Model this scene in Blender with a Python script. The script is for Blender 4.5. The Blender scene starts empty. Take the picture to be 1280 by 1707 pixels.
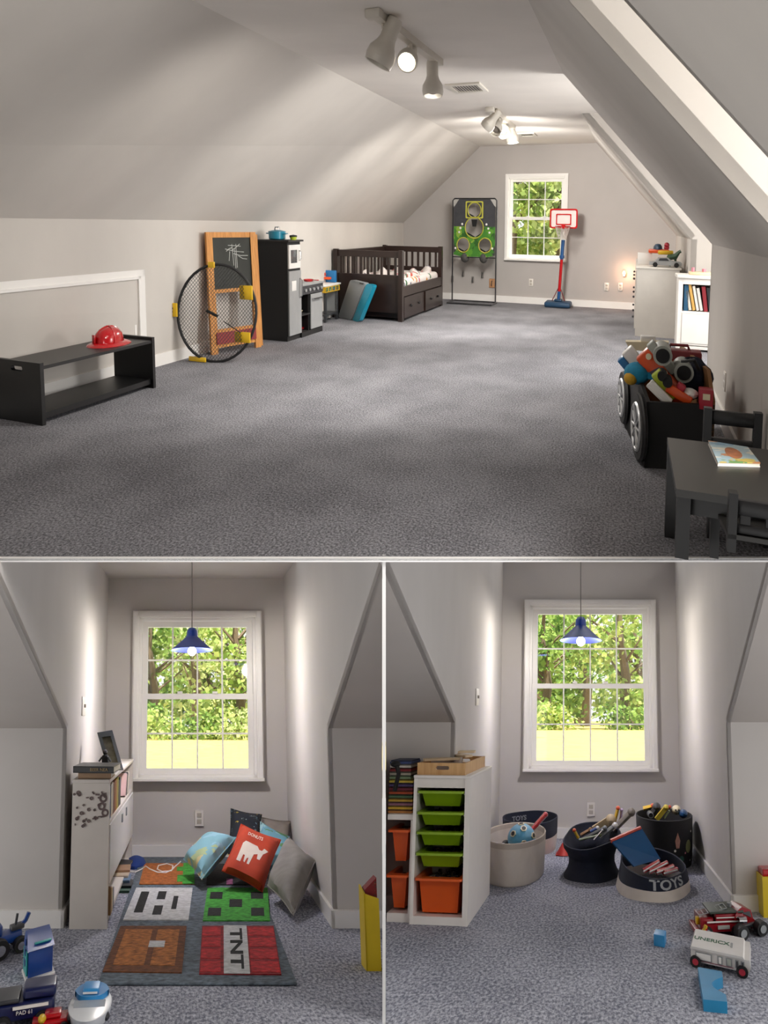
import bpy, bmesh, math, random
import numpy as np
from mathutils import Matrix, Vector, Euler
from mathutils.geometry import tessellate_polygon
random.seed(7)
scene = bpy.context.scene
COL = scene.collection
PI = math.pi

# ------------------------------------------------------------------ camera
F, CX, CY = 1900.0, 640.0, 660.0          # focal length and principal point in the 1280x1707 frame
def d3(p): return np.array([(p[0]-CX)/F, (p[1]-CY)/F, 1.0])
def nz(v): return v/np.linalg.norm(v)
_d = nz(d3((1060, 376))); _x = -nz(d3((-2168, 330)))
_u = nz(np.cross(_x, _d)); _u = -_u if _u[1] > 0 else _u
_r = nz(np.cross(_d, _u))
W = np.array([_r, _d, _u])                # camera axes -> world (attic floor level, attic runs along +Y)
CAMP = np.array([0.0, 0.0, 1.2])
cam_data = bpy.data.cameras.new('camera'); cam = bpy.data.objects.new('camera', cam_data); COL.objects.link(cam)
cam_data.sensor_fit = 'HORIZONTAL'; cam_data.sensor_width = 36.0; cam_data.lens = F/1280*36
cam_data.shift_x = 0.0; cam_data.shift_y = (CY-853.5)/1280; cam_data.clip_end = 500; cam_data.clip_start = 0.05
_m = np.eye(4); _m[:3, 0] = W@[1, 0, 0]; _m[:3, 1] = W@[0, -1, 0]; _m[:3, 2] = W@[0, 0, -1]; _m[:3, 3] = CAMP
cam.matrix_world = Matrix(_m.tolist()); scene.camera = cam

# ------------------------------------------------------------------ world, sun, exposure
world = bpy.data.worlds.new('sky'); scene.world = world; world.use_nodes = True
bg = world.node_tree.nodes['Background']; bg.inputs[0].default_value = (1.0, 0.975, 0.945, 1); bg.inputs[1].default_value = 0.85
sd = bpy.data.lights.new('sun', 'SUN'); sd.energy = 11.0; sd.angle = math.radians(2); sd.color = (1.0, 0.95, 0.85)
sun = bpy.data.objects.new('sun', sd); COL.objects.link(sun)
sun.rotation_euler = Vector((-0.12, -0.25, -0.96)).to_track_quat('-Z', 'Y').to_euler()
vs = scene.view_settings; vs.view_transform = 'Standard'; vs.look = 'None'; vs.gamma = 1.0; vs.use_curve_mapping = False
vs.exposure = 0.5
scene.cycles.max_bounces = 8; scene.cycles.diffuse_bounces = 6; scene.cycles.transparent_max_bounces = 12
scene.cycles.sample_clamp_indirect = 6.0; scene.cycles.caustics_reflective = False; scene.cycles.caustics_refractive = False

# ------------------------------------------------------------------ rooms: natural metres (a across, b along, c up) <-> world
class Room:
    def __init__(s, vp, h, k, vx, upx):
        d = nz(d3(vp))
        x = np.array([1.0, 0, 0]) if vx is None else -nz(d3(vx))
        t = (upx-CX)/F
        # up direction: towards image column upx, square to the depth axis
        n = np.cross(x, d); n = -n if n[1] > 0 else n
        sg = 1.0 if n[2] > 0 else -1.0
        yy = -(d[0]*t + d[2])/d[1]
        u = nz(np.array([t, yy, 1.0]))*sg
        s.S = np.array([x, d*k, u]).T; s.I = np.linalg.inv(s.S); s.h = h; s.k = k
        s.G = W@s.S; s.o = CAMP + s.G@np.array([0, 0, -h])
        zz = nz(s.G[:, 2]); yy_ = nz(s.G[:, 1]-zz*(zz@s.G[:, 1])); xx = np.cross(yy_, zz)
        s.Q = np.array([xx, yy_, zz]).T
        s.QG = s.Q.T@s.G
        s.rotm = Matrix(s.Q.tolist())
    def ray(s, x, y): return s.I@d3((x, y))
    def fl(s, x, y, z=0.0):
        r = s.ray(x, y); p = r*((z-s.h)/r[2]); return Vector((p[0], p[1], z))
    def dp(s, x, y, b):
        r = s.ray(x, y); p = r*(b/r[1]); return Vector((p[0], b, p[2]+s.h))
    def wx(s, x, y, a):
        r = s.ray(x, y); p = r*(a/r[0]); return Vector((a, p[1], p[2]+s.h))
    def world(s, p): return Vector((s.o + s.G@np.array(p)).tolist())
    def cam(s, p): return s.S@(np.array(p)-np.array([0, 0, s.h]))
    def px(s, p):
        c = s.cam(p); return (CX+F*c[0]/c[2], CY+F*c[1]/c[2])
A = Room((1060, 376), 1.2, 1.9, (-2168, 330), 640)
B = Room((320, 1180), 1.1, 2.9, None, 320)
C = Room((978, 1180), 1.1, 2.9, None, 960)

# ------------------------------------------------------------------ materials
def srgb(h):
    h = h.lstrip('#'); c = [int(h[i:i+2], 16)/255 for i in (0, 2, 4)]
    return tuple(((x/12.92) if x <= 0.04045 else ((x+0.055)/1.055)**2.4) for x in c)
MATS = {}
def mat(name, hexc, rough=0.6, var=0.10, scale=9.0, metal=0.0, bump=0.0, bscale=60.0, emit=0.0, coat=0.0):
    if name in MATS: return MATS[name]
    m = bpy.data.materials.new(name); m.use_nodes = True; MATS[name] = m
    nt = m.node_tree; b = nt.nodes['Principled BSDF']; c = srgb(hexc)
    b.inputs['Roughness'].default_value = rough; b.inputs['Metallic'].default_value = metal
    if coat: b.inputs['Coat Weight'].default_value = coat
    tc = nt.nodes.new('ShaderNodeTexCoord')
    if var > 0:
        n = nt.nodes.new('ShaderNodeTexNoise'); n.inputs['Scale'].default_value = scale; n.inputs['Detail'].default_value = 3
        nt.links.new(tc.outputs['Object'], n.inputs['Vector'])
        r = nt.nodes.new('ShaderNodeValToRGB'); r.color_ramp.elements[0].position = 0.3; r.color_ramp.elements[1].position = 0.7
        r.color_ramp.elements[0].color = tuple(x*(1-var) for x in c)+(1,); r.color_ramp.elements[1].color = tuple(min(1, x*(1+var)) for x in c)+(1,)
        nt.links.new(n.outputs['Fac'], r.inputs['Fac']); nt.links.new(r.outputs['Color'], b.inputs['Base Color'])
    else: b.inputs['Base Color'].default_value = c+(1,)
    if bump:
        n2 = nt.nodes.new('ShaderNodeTexNoise'); n2.inputs['Scale'].default_value = bscale; n2.inputs['Detail'].default_value = 3
        nt.links.new(tc.outputs['Object'], n2.inputs['Vector'])
        bp = nt.nodes.new('ShaderNodeBump'); bp.inputs['Strength'].default_value = bump; bp.inputs['Distance'].default_value = 0.01
        nt.links.new(n2.outputs['Fac'], bp.inputs['Height']); nt.links.new(bp.outputs['Normal'], b.inputs['Normal'])
    if emit:
        b.inputs['Emission Color'].default_value = c+(1,); b.inputs['Emission Strength'].default_value = emit
    return m
def carpet(name, dark, light, scale=95.0, big=0.10):
    m = bpy.data.materials.new(name); m.use_nodes = True; MATS[name] = m
    nt = m.node_tree; b = nt.nodes['Principled BSDF']; b.inputs['Roughness'].default_value = 0.95
    b.inputs['Specular IOR Level'].default_value = 0.1
    uv = nt.nodes.new('ShaderNodeUVMap')
    n = nt.nodes.new('ShaderNodeTexNoise'); n.inputs['Scale'].default_value = scale; n.inputs['Detail'].default_value = 4; n.inputs['Roughness'].default_value = 0.75
    n2 = nt.nodes.new('ShaderNodeTexNoise'); n2.inputs['Scale'].default_value = 2.6; n2.inputs['Detail'].default_value = 4
    n3 = nt.nodes.new('ShaderNodeTexVoronoi'); n3.inputs['Scale'].default_value = scale*0.9
    for q in (n, n2, n3): nt.links.new(uv.outputs['UV'], q.inputs['Vector'])
    mx = nt.nodes.new('ShaderNodeMath'); mx.operation = 'MULTIPLY_ADD'; mx.inputs[1].default_value = big*2; 
    nt.links.new(n2.outputs['Fac'], mx.inputs[0]); nt.links.new(n.outputs['Fac'], mx.inputs[2])
    r = nt.nodes.new('ShaderNodeValToRGB'); e = r.color_ramp.elements
    e[0].position = 0.40+big; e[0].color = srgb(dark)+(1,); e[1].position = 0.62+big; e[1].color = srgb(light)+(1,)
    nt.links.new(mx.outputs[0], r.inputs['Fac']); nt.links.new(r.outputs['Color'], b.inputs['Base Color'])
    bp = nt.nodes.new('ShaderNodeBump'); bp.inputs['Strength'].default_value = 0.35; bp.inputs['Distance'].default_value = 0.008
    nt.links.new(n3.outputs['Distance'], bp.inputs['Height']); nt.links.new(bp.outputs['Normal'], b.inputs['Normal'])
    return m
def spots(name, base, cols, scale=9.0, size=0.32, rough=0.85):
    """plain cloth with scattered printed patches"""
    m = bpy.data.materials.new(name); m.use_nodes = True; MATS[name] = m
    nt = m.node_tree; b = nt.nodes['Principled BSDF']; b.inputs['Roughness'].default_value = rough
    tc = nt.nodes.new('ShaderNodeTexCoord'); v = nt.nodes.new('ShaderNodeTexVoronoi'); v.inputs['Scale'].default_value = scale
    nz_ = nt.nodes.new('ShaderNodeTexNoise'); nz_.inputs['Scale'].default_value = scale*2.2
    ad = nt.nodes.new('ShaderNodeVectorMath'); ad.operation = 'MULTIPLY_ADD'; ad.inputs[1].default_value = (0.12,)*3
    nt.links.new(tc.outputs['Object'], nz_.inputs['Vector'])
    nt.links.new(nz_.outputs['Color'], ad.inputs[0]); nt.links.new(tc.outputs['Object'], ad.inputs[2]); nt.links.new(ad.outputs[0], v.inputs['Vector'])
    st = nt.nodes.new('ShaderNodeMath'); st.operation = 'LESS_THAN'; st.inputs[1].default_value = size
    nt.links.new(v.outputs['Distance'], st.inputs[0])
    sp = nt.nodes.new('ShaderNodeSeparateColor'); nt.links.new(v.outputs['Color'], sp.inputs[0])
    r = nt.nodes.new('ShaderNodeValToRGB'); r.color_ramp.interpolation = 'CONSTANT'
    while len(r.color_ramp.elements) < len(cols): r.color_ramp.elements.new(0.5)
    for i, c in enumerate(cols):
        r.color_ramp.elements[i].position = i/len(cols); r.color_ramp.elements[i].color = srgb(c)+(1,)
    nt.links.new(sp.outputs[0], r.inputs['Fac'])
    mx = nt.nodes.new('ShaderNodeMix'); mx.data_type = 'RGBA'; mx.inputs[6].default_value = srgb(base)+(1,)
    nt.links.new(st.outputs[0], mx.inputs[0]); nt.links.new(r.outputs['Color'], mx.inputs[7]); nt.links.new(mx.outputs[2], b.inputs['Base Color'])
    return m
def wood(name, dark, light, scale=3.0, rough=0.5):
    m = bpy.data.materials.new(name); m.use_nodes = True; MATS[name] = m
    nt = m.node_tree; b = nt.nodes['Principled BSDF']; b.inputs['Roughness'].default_value = rough
    tc = nt.nodes.new('ShaderNodeTexCoord'); mp = nt.nodes.new('ShaderNodeMapping'); mp.inputs['Scale'].default_value = (6, 6, 0.7)
    n = nt.nodes.new('ShaderNodeTexNoise'); n.inputs['Scale'].default_value = scale*3; n.inputs['Detail'].default_value = 5
    nt.links.new(tc.outputs['Object'], mp.inputs['Vector']); nt.links.new(mp.outputs[0], n.inputs['Vector'])
    r = nt.nodes.new('ShaderNodeValToRGB'); r.color_ramp.elements[0].position = .35; r.color_ramp.elements[1].position = .68
    r.color_ramp.elements[0].color = srgb(dark)+(1,); r.color_ramp.elements[1].color = srgb(light)+(1,)
    nt.links.new(n.outputs['Fac'], r.inputs['Fac']); nt.links.new(r.outputs['Color'], b.inputs['Base Color'])
    return m
def glass(name, tint=(0.96, 0.98, 0.97), gloss=0.05):
    m = bpy.data.materials.new(name); m.use_nodes = True; MATS[name] = m
    nt = m.node_tree; nt.nodes.remove(nt.nodes['Principled BSDF']); out = nt.nodes['Material Output']
    t = nt.nodes.new('ShaderNodeBsdfTransparent'); t.inputs[0].default_value = tint+(1,)
    g = nt.nodes.new('ShaderNodeBsdfGlossy'); g.inputs['Roughness'].default_value = 0.03
    mx = nt.nodes.new('ShaderNodeMixShader'); mx.inputs[0].default_value = gloss
    nt.links.new(t.outputs[0], mx.inputs[1]); nt.links.new(g.outputs[0], mx.inputs[2]); nt.links.new(mx.outputs[0], out.inputs[0])
    return m
def leafmat(name, dark, light):
    m = bpy.data.materials.new(name); m.use_nodes = True; MATS[name] = m
    nt = m.node_tree; nt.nodes.remove(nt.nodes['Principled BSDF']); out = nt.nodes['Material Output']
    g = nt.nodes.new('ShaderNodeNewGeometry'); 
    r = nt.nodes.new('ShaderNodeValToRGB'); r.color_ramp.elements[0].color = srgb(dark)+(1,); r.color_ramp.elements[1].color = srgb(light)+(1,)
    nt.links.new(g.outputs['Random Per Island'], r.inputs['Fac'])
    d = nt.nodes.new('ShaderNodeBsdfDiffuse'); t = nt.nodes.new('ShaderNodeBsdfTranslucent')
    nt.links.new(r.outputs['Color'], d.inputs[0]); nt.links.new(r.outputs['Color'], t.inputs[0])
    mx = nt.nodes.new('ShaderNodeMixShader'); mx.inputs[0].default_value = 0.45
    nt.links.new(d.outputs[0], mx.inputs[1]); nt.links.new(t.outputs[0], mx.inputs[2]); nt.links.new(mx.outputs[0], out.inputs[0])
    return m

# ------------------------------------------------------------------ mesh builder
def T(x, y=0, z=0): return Matrix.Translation((x, y, z) if not isinstance(x, Vector) else x)
def R(ax, deg): return Matrix.Rotation(math.radians(deg), 4, ax)
class MB:
    def __init__(s): s.v = []; s.f = []; s.X = Matrix.Identity(4); s.uv = False
    def add(s, vs, fs):
        o = len(s.v); s.v += [tuple(s.X@Vector(p)) for p in vs]; s.f += [[i+o for i in f] for f in fs]; return s
    def box(s, x0, x1, y0, y1, z0, z1, bev=0.0, seg=2):
        if bev:
            bm = bmesh.new(); bmesh.ops.create_cube(bm, size=1)
            for v in bm.verts: v.co = Vector(((x0+x1)/2+v.co.x*(x1-x0), (y0+y1)/2+v.co.y*(y1-y0), (z0+z1)/2+v.co.z*(z1-z0)))
            bmesh.ops.bevel(bm, geom=bm.edges[:], offset=min(bev, abs(x1-x0)*.49, abs(y1-y0)*.49, abs(z1-z0)*.49), segments=seg, affect='EDGES', profile=0.5)
            bm.verts.index_update(); s.add([v.co[:] for v in bm.verts], [[v.index for v in f.verts] for f in bm.faces]); bm.free(); return s
        p = [(x, y, z) for z in (z0, z1) for y in (y0, y1) for x in (x0, x1)]
        return s.add(p, [(0, 2, 3, 1), (4, 5, 7, 6), (0, 1, 5, 4), (2, 6, 7, 3), (0, 4, 6, 2), (1, 3, 7, 5)])
    def hexa(s, p8): return s.add(p8, [(0, 1, 2, 3), (7, 6, 5, 4), (0, 4, 5, 1), (1, 5, 6, 2), (2, 6, 7, 3), (3, 7, 4, 0)])
    def ring(s, c, ax, r, n, ph=0.0, ry=None):
        c = Vector(c); ax = Vector(ax).normalized(); h = Vector((0, 0, 1)) if abs(ax.z) < 0.9 else Vector((1, 0, 0))
        u = ax.cross(h).normalized(); w = ax.cross(u)
        return [tuple(c+u*(r*math.cos(2*PI*i/n+ph))+w*((ry or r)*math.sin(2*PI*i/n+ph))) for i in range(n)]
    def cyl(s, p0, p1, r0, r1=None, n=14, caps=True):
        r1 = r0 if r1 is None else r1; ax = Vector(p1)-Vector(p0)
        v = s.ring(p0, ax, r0, n)+s.ring(p1, ax, r1, n)
        f = [(i, (i+1) % n, n+(i+1) % n, n+i) for i in range(n)]
        if caps: f += [tuple(range(n))[::-1], tuple(range(n, 2*n))]
        return s.add(v, f)
    def tube(s, pts, r, n=7, closed=False):
        pts = [Vector(p) for p in pts]; m = len(pts); v = []; prev = None
        for i, p in enumerate(pts):
            if closed: d = pts[(i+1) % m]-pts[i-1]
            else: d = pts[min(i+1, m-1)]-pts[max(i-1, 0)]
            d.normalize()
            if prev is None:
                h = Vector((0, 0, 1)) if abs(d.z) < 0.9 else Vector((1, 0, 0)); u = d.cross(h).normalized()
            else: u = (prev-d*prev.dot(d)).normalized()
            prev = u; w = d.cross(u)
            rr = r[i] if isinstance(r, (list, tuple)) else r
            v += [tuple(p+u*(rr*math.cos(2*PI*j/n))+w*(rr*math.sin(2*PI*j/n))) for j in range(n)]
        f = []
        for i in range(m if closed else m-1):
            q = (i+1) % m
            f += [(i*n+j, i*n+(j+1) % n, q*n+(j+1) % n, q*n+j) for j in range(n)]
        if not closed: f += [tuple(range(n))[::-1], tuple(range((m-1)*n, m*n))]
        return s.add(v, f)
    def lathe(s, prof, n=24, sx=1.0, sy=1.0, cap0=False, cap1=False):
        v = [(r*sx*math.cos(2*PI*j/n), r*sy*math.sin(2*PI*j/n), z) for r, z in prof for j in range(n)]
        f = [(i*n+j, i*n+(j+1) % n, (i+1)*n+(j+1) % n, (i+1)*n+j) for i in range(len(prof)-1) for j in range(n)]
        if cap0: f.append(tuple(range(n))[::-1])
        if cap1: f.append(tuple(range((len(prof)-1)*n, len(prof)*n)))
        return s.add(v, f)
    def ball(s, c, rx, ry=None, rz=None, nu=16, nv=10):
        ry = ry or rx; rz = rz or rx
        v = [(c[0], c[1], c[2]-rz)]
        for i in range(1, nv):
            t = -PI/2+PI*i/nv
            v += [(c[0]+rx*math.cos(t)*math.cos(2*PI*j/nu), c[1]+ry*math.cos(t)*math.sin(2*PI*j/nu), c[2]+rz*math.sin(t)) for j in range(nu)]
        v.append((c[0], c[1], c[2]+rz)); L = len(v)-1
        f = [(0, 1+(j+1) % nu, 1+j) for j in range(nu)]
        for i in range(nv-2): f += [(1+i*nu+j, 1+i*nu+(j+1) % nu, 1+(i+1)*nu+(j+1) % nu, 1+(i+1)*nu+j) for j in range(nu)]
        f += [(L, 1+(nv-2)*nu+j, 1+(nv-2)*nu+(j+1) % nu) for j in range(nu)]
        return s.add(v, f)
    def plate(s, outer, holes=(), t0=0.0, t1=0.02, plane='xz'):
        """flat board with holes; outline in 2-D, thickness along the third axis"""
        def P(p, t): return {'xz': (p[0], t, p[1]), 'xy': (p[0], p[1], t), 'yz': (t, p[0], p[1])}[plane]
        loops = [list(outer)]+[list(h) for h in holes]
        tri = tessellate_polygon([[Vector((p[0], p[1], 0)) for p in l] for l in loops])
        flat = [p for l in loops for p in l]; n = len(flat)
        v = [P(p, t0) for p in flat]+[P(p, t1) for p in flat]
        f = [tuple(t) for t in tri]+[tuple(i+n for i in t)[::-1] for t in tri]; o = 0
        for l in loops:
            m = len(l); f += [(o+i, o+(i+1) % m, n+o+(i+1) % m, n+o+i) for i in range(m)]; o += m
        return s.add(v, f)
    def torus(s, c, ax, Rr, r, n=28, m=8, Ry=None): return s.tube(s.ring(c, ax, Rr, n, ry=Ry), r, m, closed=True)
    def surf(s, fn, nu, nv):
        v = [fn(i/nu, j/nv) for j in range(nv+1) for i in range(nu+1)]
        return s.add(v, [(j*(nu+1)+i, j*(nu+1)+i+1, (j+1)*(nu+1)+i+1, (j+1)*(nu+1)+i) for j in range(nv) for i in range(nu)])
def circ(cx, cy, r, n=24, ry=None): return [(cx+r*math.cos(2*PI*i/n), cy+(ry or r)*math.sin(2*PI*i/n)) for i in range(n)]
def rrect(x0, x1, y0, y1, r, n=4):
    o = []
    for cx, cy, a in ((x1-r, y1-r, 0), (x0+r, y1-r, 90), (x0+r, y0+r, 180), (x1-r, y0+r, 270)):
        o += [(cx+r*math.cos(math.radians(a+90*i/n)), cy+r*math.sin(math.radians(a+90*i/n))) for i in range(n+1)]
    return o
_tx = {}
def text_mesh(txt, size=1.0, ext=0.02, bold=0.0):
    key = (txt, size, ext, bold)
    if key not in _tx:
        cu = bpy.data.curves.new('lettering', 'FONT'); cu.body = txt; cu.size = size; cu.extrude = ext; cu.align_x = 'CENTER'; cu.align_y = 'CENTER'; cu.offset = bold; cu.resolution_u = 3
        ob = bpy.data.objects.new('lettering', cu); COL.objects.link(ob)
        me = bpy.data.meshes.new_from_object(ob.evaluated_get(bpy.context.evaluated_depsgraph_get()))
        _tx[key] = ([v.co[:] for v in me.vertices], [list(p.vertices) for p in me.polygons])
        bpy.data.objects.remove(ob); bpy.data.curves.remove(cu); bpy.data.meshes.remove(me)
    return _tx[key]

def to_mesh(name, mb, tf, material, uvpts=None, smooth=True, recalc=True):
    me = bpy.data.meshes.new(name)
    me.from_pydata([tf(p) for p in mb.v], [], mb.f)
    if recalc:
        bm = bmesh.new(); bm.from_mesh(me); bmesh.ops.recalc_face_normals(bm, faces=bm.faces[:]); bm.to_mesh(me); bm.free()
    if mb.uv:
        ul = me.uv_layers.new(name='UVMap')
        for lp in me.loops: p = mb.v[lp.vertex_index]; ul.data[lp.index].uv = (p[0], p[1])
    me.materials.append(material)
    if smooth:
        me.polygons.foreach_set('use_smooth', [True]*len(me.polygons)); me.set_sharp_from_angle(angle=math.radians(38))
    return me
def tag(o, label=None, cat=None, group=None, kind=None):
    if label: o['label'] = label
    if cat: o['category'] = cat
    if group: o['group'] = group
    if kind: o['kind'] = kind
    return o
class Thing:
    """an Empty at the base of a thing; parts are meshes in the thing's own axes"""
    def __init__(s, room, name, label, cat, loc, rot=0.0, group=None, kind=None):
        s.room = room; s.loc = Vector(loc); s.rot = rot
        s.o = bpy.data.objects.new(name, None); COL.objects.link(s.o); s.o.empty_display_size = 0.1
        s.o.location = room.world(s.loc); s.o.rotation_euler = room.rotm.to_euler()
        s.M = Matrix(room.QG.tolist())@Matrix.Rotation(math.radians(rot), 3, 'Z')
        tag(s.o, label, cat, group, kind)
    def part(s, name, mb, m, parent=None, label=None, ab=False, kind=None, smooth=True):
        tf = (lambda p: s.M@(Vector(p)-s.loc)) if ab else (lambda p: s.M@Vector(p))
        ob = bpy.data.objects.new(name, to_mesh(name, mb, tf, m, smooth=smooth)); COL.objects.link(ob)
        ob.parent = parent or s.o
        if label: ob['label'] = label
        if kind: ob['kind'] = kind
        return ob
def solo(room, name, label, cat, loc, mb, m, rot=0.0, group=None, ab=False, kind=None):
    loc = Vector(loc); M = Matrix(room.QG.tolist())@Matrix.Rotation(math.radians(rot), 3, 'Z')
    tf = (lambda p: M@(Vector(p)-loc)) if ab else (lambda p: M@Vector(p))
    ob = bpy.data.objects.new(name, to_mesh(name, mb, tf, m)); COL.objects.link(ob)
    ob.location = room.world(loc); ob.rotation_euler = room.rotm.to_euler()
    return tag(ob, label, cat, group, kind)
def struct(room, name, mb, m, label=None, parent=None, smooth=False):
    tf = (lambda p: room.world(p)) if room else (lambda p: p)
    ob = bpy.data.objects.new(name, to_mesh(name, mb, tf, m, smooth=smooth, recalc=True)); COL.objects.link(ob)
    if parent: ob.parent = parent
    else: ob['kind'] = 'structure'
    if label: ob['label'] = label
    return ob
def clip(room, pts, planes):
    """keep the piece of a flat polygon inside the given planes through the camera: (axis, pixel, sign)"""
    for ax, pxl, sg in planes:
        q = (pxl-(CX if ax == 0 else CY))/F
        val = [sg*(room.cam(p)[ax]-q*room.cam(p)[2]) for p in pts]; out = []
        for i in range(len(pts)):
            j = (i+1) % len(pts); p0, p1, v0, v1 = Vector(pts[i]), Vector(pts[j]), val[i], val[j]
            if v0 >= 0: out.append(p0)
            if (v0 >= 0) != (v1 >= 0): out.append(p0.lerp(p1, v0/(v0-v1)))
        pts = out
    return [tuple(p) for p in pts]
def poly(pts, thick=None):
    m = MB()
    if thick is None: return m.add(pts, [tuple(range(len(pts)))])
    n = len(pts); t = Vector(thick); q = [tuple(Vector(p)+t) for p in pts]
    return m.add(list(pts)+q, [tuple(range(n)), tuple(range(n, 2*n))[::-1]]+[(i, (i+1) % n, n+(i+1) % n, n+i) for i in range(n)])
def holed(outer, hole, b, t=0.12):
    return MB().plate(outer, [hole], b, b+t, 'xz')
class Quad:
    """a leaning board given by its four corners; p(s, t, n) = across, up, off the face"""
    def __init__(s, bl, br, tl, tr):
        s.bl, s.br, s.tl, s.tr = map(Vector, (bl, br, tl, tr)); s.n = (s.br-s.bl).cross(s.tl-s.bl).normalized()
    def p(s, u, t, n=0.0): return s.bl*(1-u)*(1-t)+s.br*u*(1-t)+s.tl*(1-u)*t+s.tr*u*t+s.n*n
    def box(s, mb, u0, u1, t0, t1, n0, n1):
        return mb.hexa([tuple(s.p(*q)) for q in ((u0, t0, n0), (u1, t0, n0), (u1, t1, n0), (u0, t1, n0), (u0, t0, n1), (u1, t0, n1), (u1, t1, n1), (u0, t1, n1))])
    def plate(s, mb, poly2, n0, n1, holes=()):
        t = MB().plate(poly2, holes, n0, n1, 'xy'); return mb.add([tuple(s.p(*q)) for q in t.v], t.f)
def light_area(name, room, loc, target, size, sizey, energy, color=(1, 1, 1)):
    l = bpy.data.lights.new(name, 'AREA'); l.shape = 'RECTANGLE'; l.size = size; l.size_y = sizey; l.energy = energy; l.color = color
    o = bpy.data.objects.new(name, l); COL.objects.link(o); p = room.world(loc); o.location = p
    o.rotation_euler = (room.world(target)-p).to_track_quat('-Z', 'Y').to_euler(); return o
def light_point(name, room, loc, energy, r=0.03, color=(1, 1, 1)):
    l = bpy.data.lights.new(name, 'POINT'); l.energy = energy; l.shadow_soft_size = r; l.color = color
    o = bpy.data.objects.new(name, l); COL.objects.link(o); o.location = room.world(loc); return o
# ================================================================== large lights (daylight of the dormers)
light_area('dormer_daylight', A, (1.75, 5.6, 1.45), (-1.5, 5.6, 1.5), 2.2, 1.2, 120, (1.0, 0.98, 0.95))
light_area('dormer_daylight', A, (1.75, 1.9, 1.45), (-2.5, 2.6, 1.6), 1.1, 1.2, 75, (1.0, 0.98, 0.95))


# ================================================================== structure
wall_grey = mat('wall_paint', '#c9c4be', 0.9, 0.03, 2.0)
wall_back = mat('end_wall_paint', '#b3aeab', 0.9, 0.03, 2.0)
ceil_mat = mat('ceiling_paint', '#e4dfd9', 0.9, 0.03, 2.0)
white = mat('white_gloss_trim', '#efedea', 0.35, 0.02, 4.0)
divider = mat('white_edge', '#fbfbfb', 0.6, 0.01)
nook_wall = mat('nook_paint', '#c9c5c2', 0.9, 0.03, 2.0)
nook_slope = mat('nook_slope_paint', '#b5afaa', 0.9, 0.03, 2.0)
carpA = carpet('attic_carpet', '#59595e', '#a0a0a6')
carpB = carpet('nook_carpet', '#686b78', '#bfc1cc', 80.0)
pane_m = glass('window_glass')

# ---- the long attic
BK = -1.0
ZC, ZL, ZR, BE = 2.37, 1.19, 1.07, 8.86       # ceiling, knee walls left/right, far wall
aL0, aL1, cL, cR, aR = -4.2, -3.98, -2.57, -0.64, 0.6
f0, f1 = A.fl(-260, 931), A.fl(1560, 931)
def front_b(a): return f0.y+(f1.y-f0.y)*(a-f0.x)/(f1.x-f0.x)
m = MB(); m.uv = True
flp = [(aL0, front_b(aL0), 0), (1.95, front_b(1.95), 0), (1.95, BE+.1, 0), (aL0, BE+.1, 0)]
n = len(flp); m.add(flp+[(p[0], p[1], -0.008) for p in flp], [(0, 1, 2, 3), (7, 6, 5, 4)]+[(i, (i+1) % 4, 4+(i+1) % 4, 4+i) for i in range(4)])
struct(A, 'floor', m, carpA)
struct(A, 'wall_near_blocker', poly([(aL0, BK, 0), (2.4, BK, 0), (2.4, BK, ZC), (aL0, BK, ZC)], (0, -.05, 0)), wall_grey)  # unseen wall added behind the viewer to keep sky light out
m = MB(); m.uv = True; m.box(aL0, 2.4, BK, -.12, -.02, 0); struct(A, 'floor', m, carpA, 'unseen carpet strip added behind the viewer to block light')  # out of view, added to shut off light from below
# white edge of the floor slab
def zdrop(p, y):
    lo, hi = -0.2, 0.0
    for _ in range(40):
        mid = (lo+hi)/2
        if A.px((p[0], p[1], mid))[1] > y: lo = mid
        else: hi = mid
    return lo
e0, e1 = (aL0, front_b(aL0)), (1.95, front_b(1.95))
z0, z1 = zdrop(e0, 937), zdrop(e1, 937)
m = MB(); m.hexa([(e0[0], e0[1], z0), (e1[0], e1[1], z1), (e1[0], e1[1]+.04, z1), (e0[0], e0[1]+.04, z0), (e0[0], e0[1], .0005), (e1[0], e1[1], .0005), (e1[0], e1[1]+.012, .0005), (e0[0], e0[1]+.012, .0005)])
struct(A, 'trim_1', m, divider, 'white edge of the upper floor')
struct(A, 'wall_left', poly([(aL0, .82, 0), (aL1, BE, 0), (aL1, BE, ZL), (aL0, BK, ZL), (aL0, BK, .9)], (-.08, 0, 0)), wall_grey)
struct(A, 'ceiling', poly([(aL0, BK, ZL), (aL1, BE, ZL), (cL, BE, ZC), (cL, BK, ZC)], (-.05, 0, .05)), wall_grey, 'sloped ceiling on the left')
struct(A, 'ceiling', poly([(cL, BK, ZC), (cR, BK, ZC), (cR, BE, ZC), (cL, BE, ZC)], (0, 0, .06)), ceil_mat, 'flat ceiling')
D1a, D1b, D2a, D2b = 1.57, 2.2, 4.78, 6.5
NB = .88
for b0, b1 in ((NB, D1a), (D1b, D2a), (D2b, BE)):
    struct(A, 'ceiling', poly([(cR, b0, ZC), (aR, b0, ZR), (aR, b1, ZR), (cR, b1, ZC)], (.04, 0, .04)), wall_grey, 'sloped ceiling between the dormers')
    struct(A, 'wall_right', poly([(aR, b0, 0), (aR, b1, 0), (aR, b1, ZR), (aR, b0, ZR)], (.06, 0, 0)), wall_grey)
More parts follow.
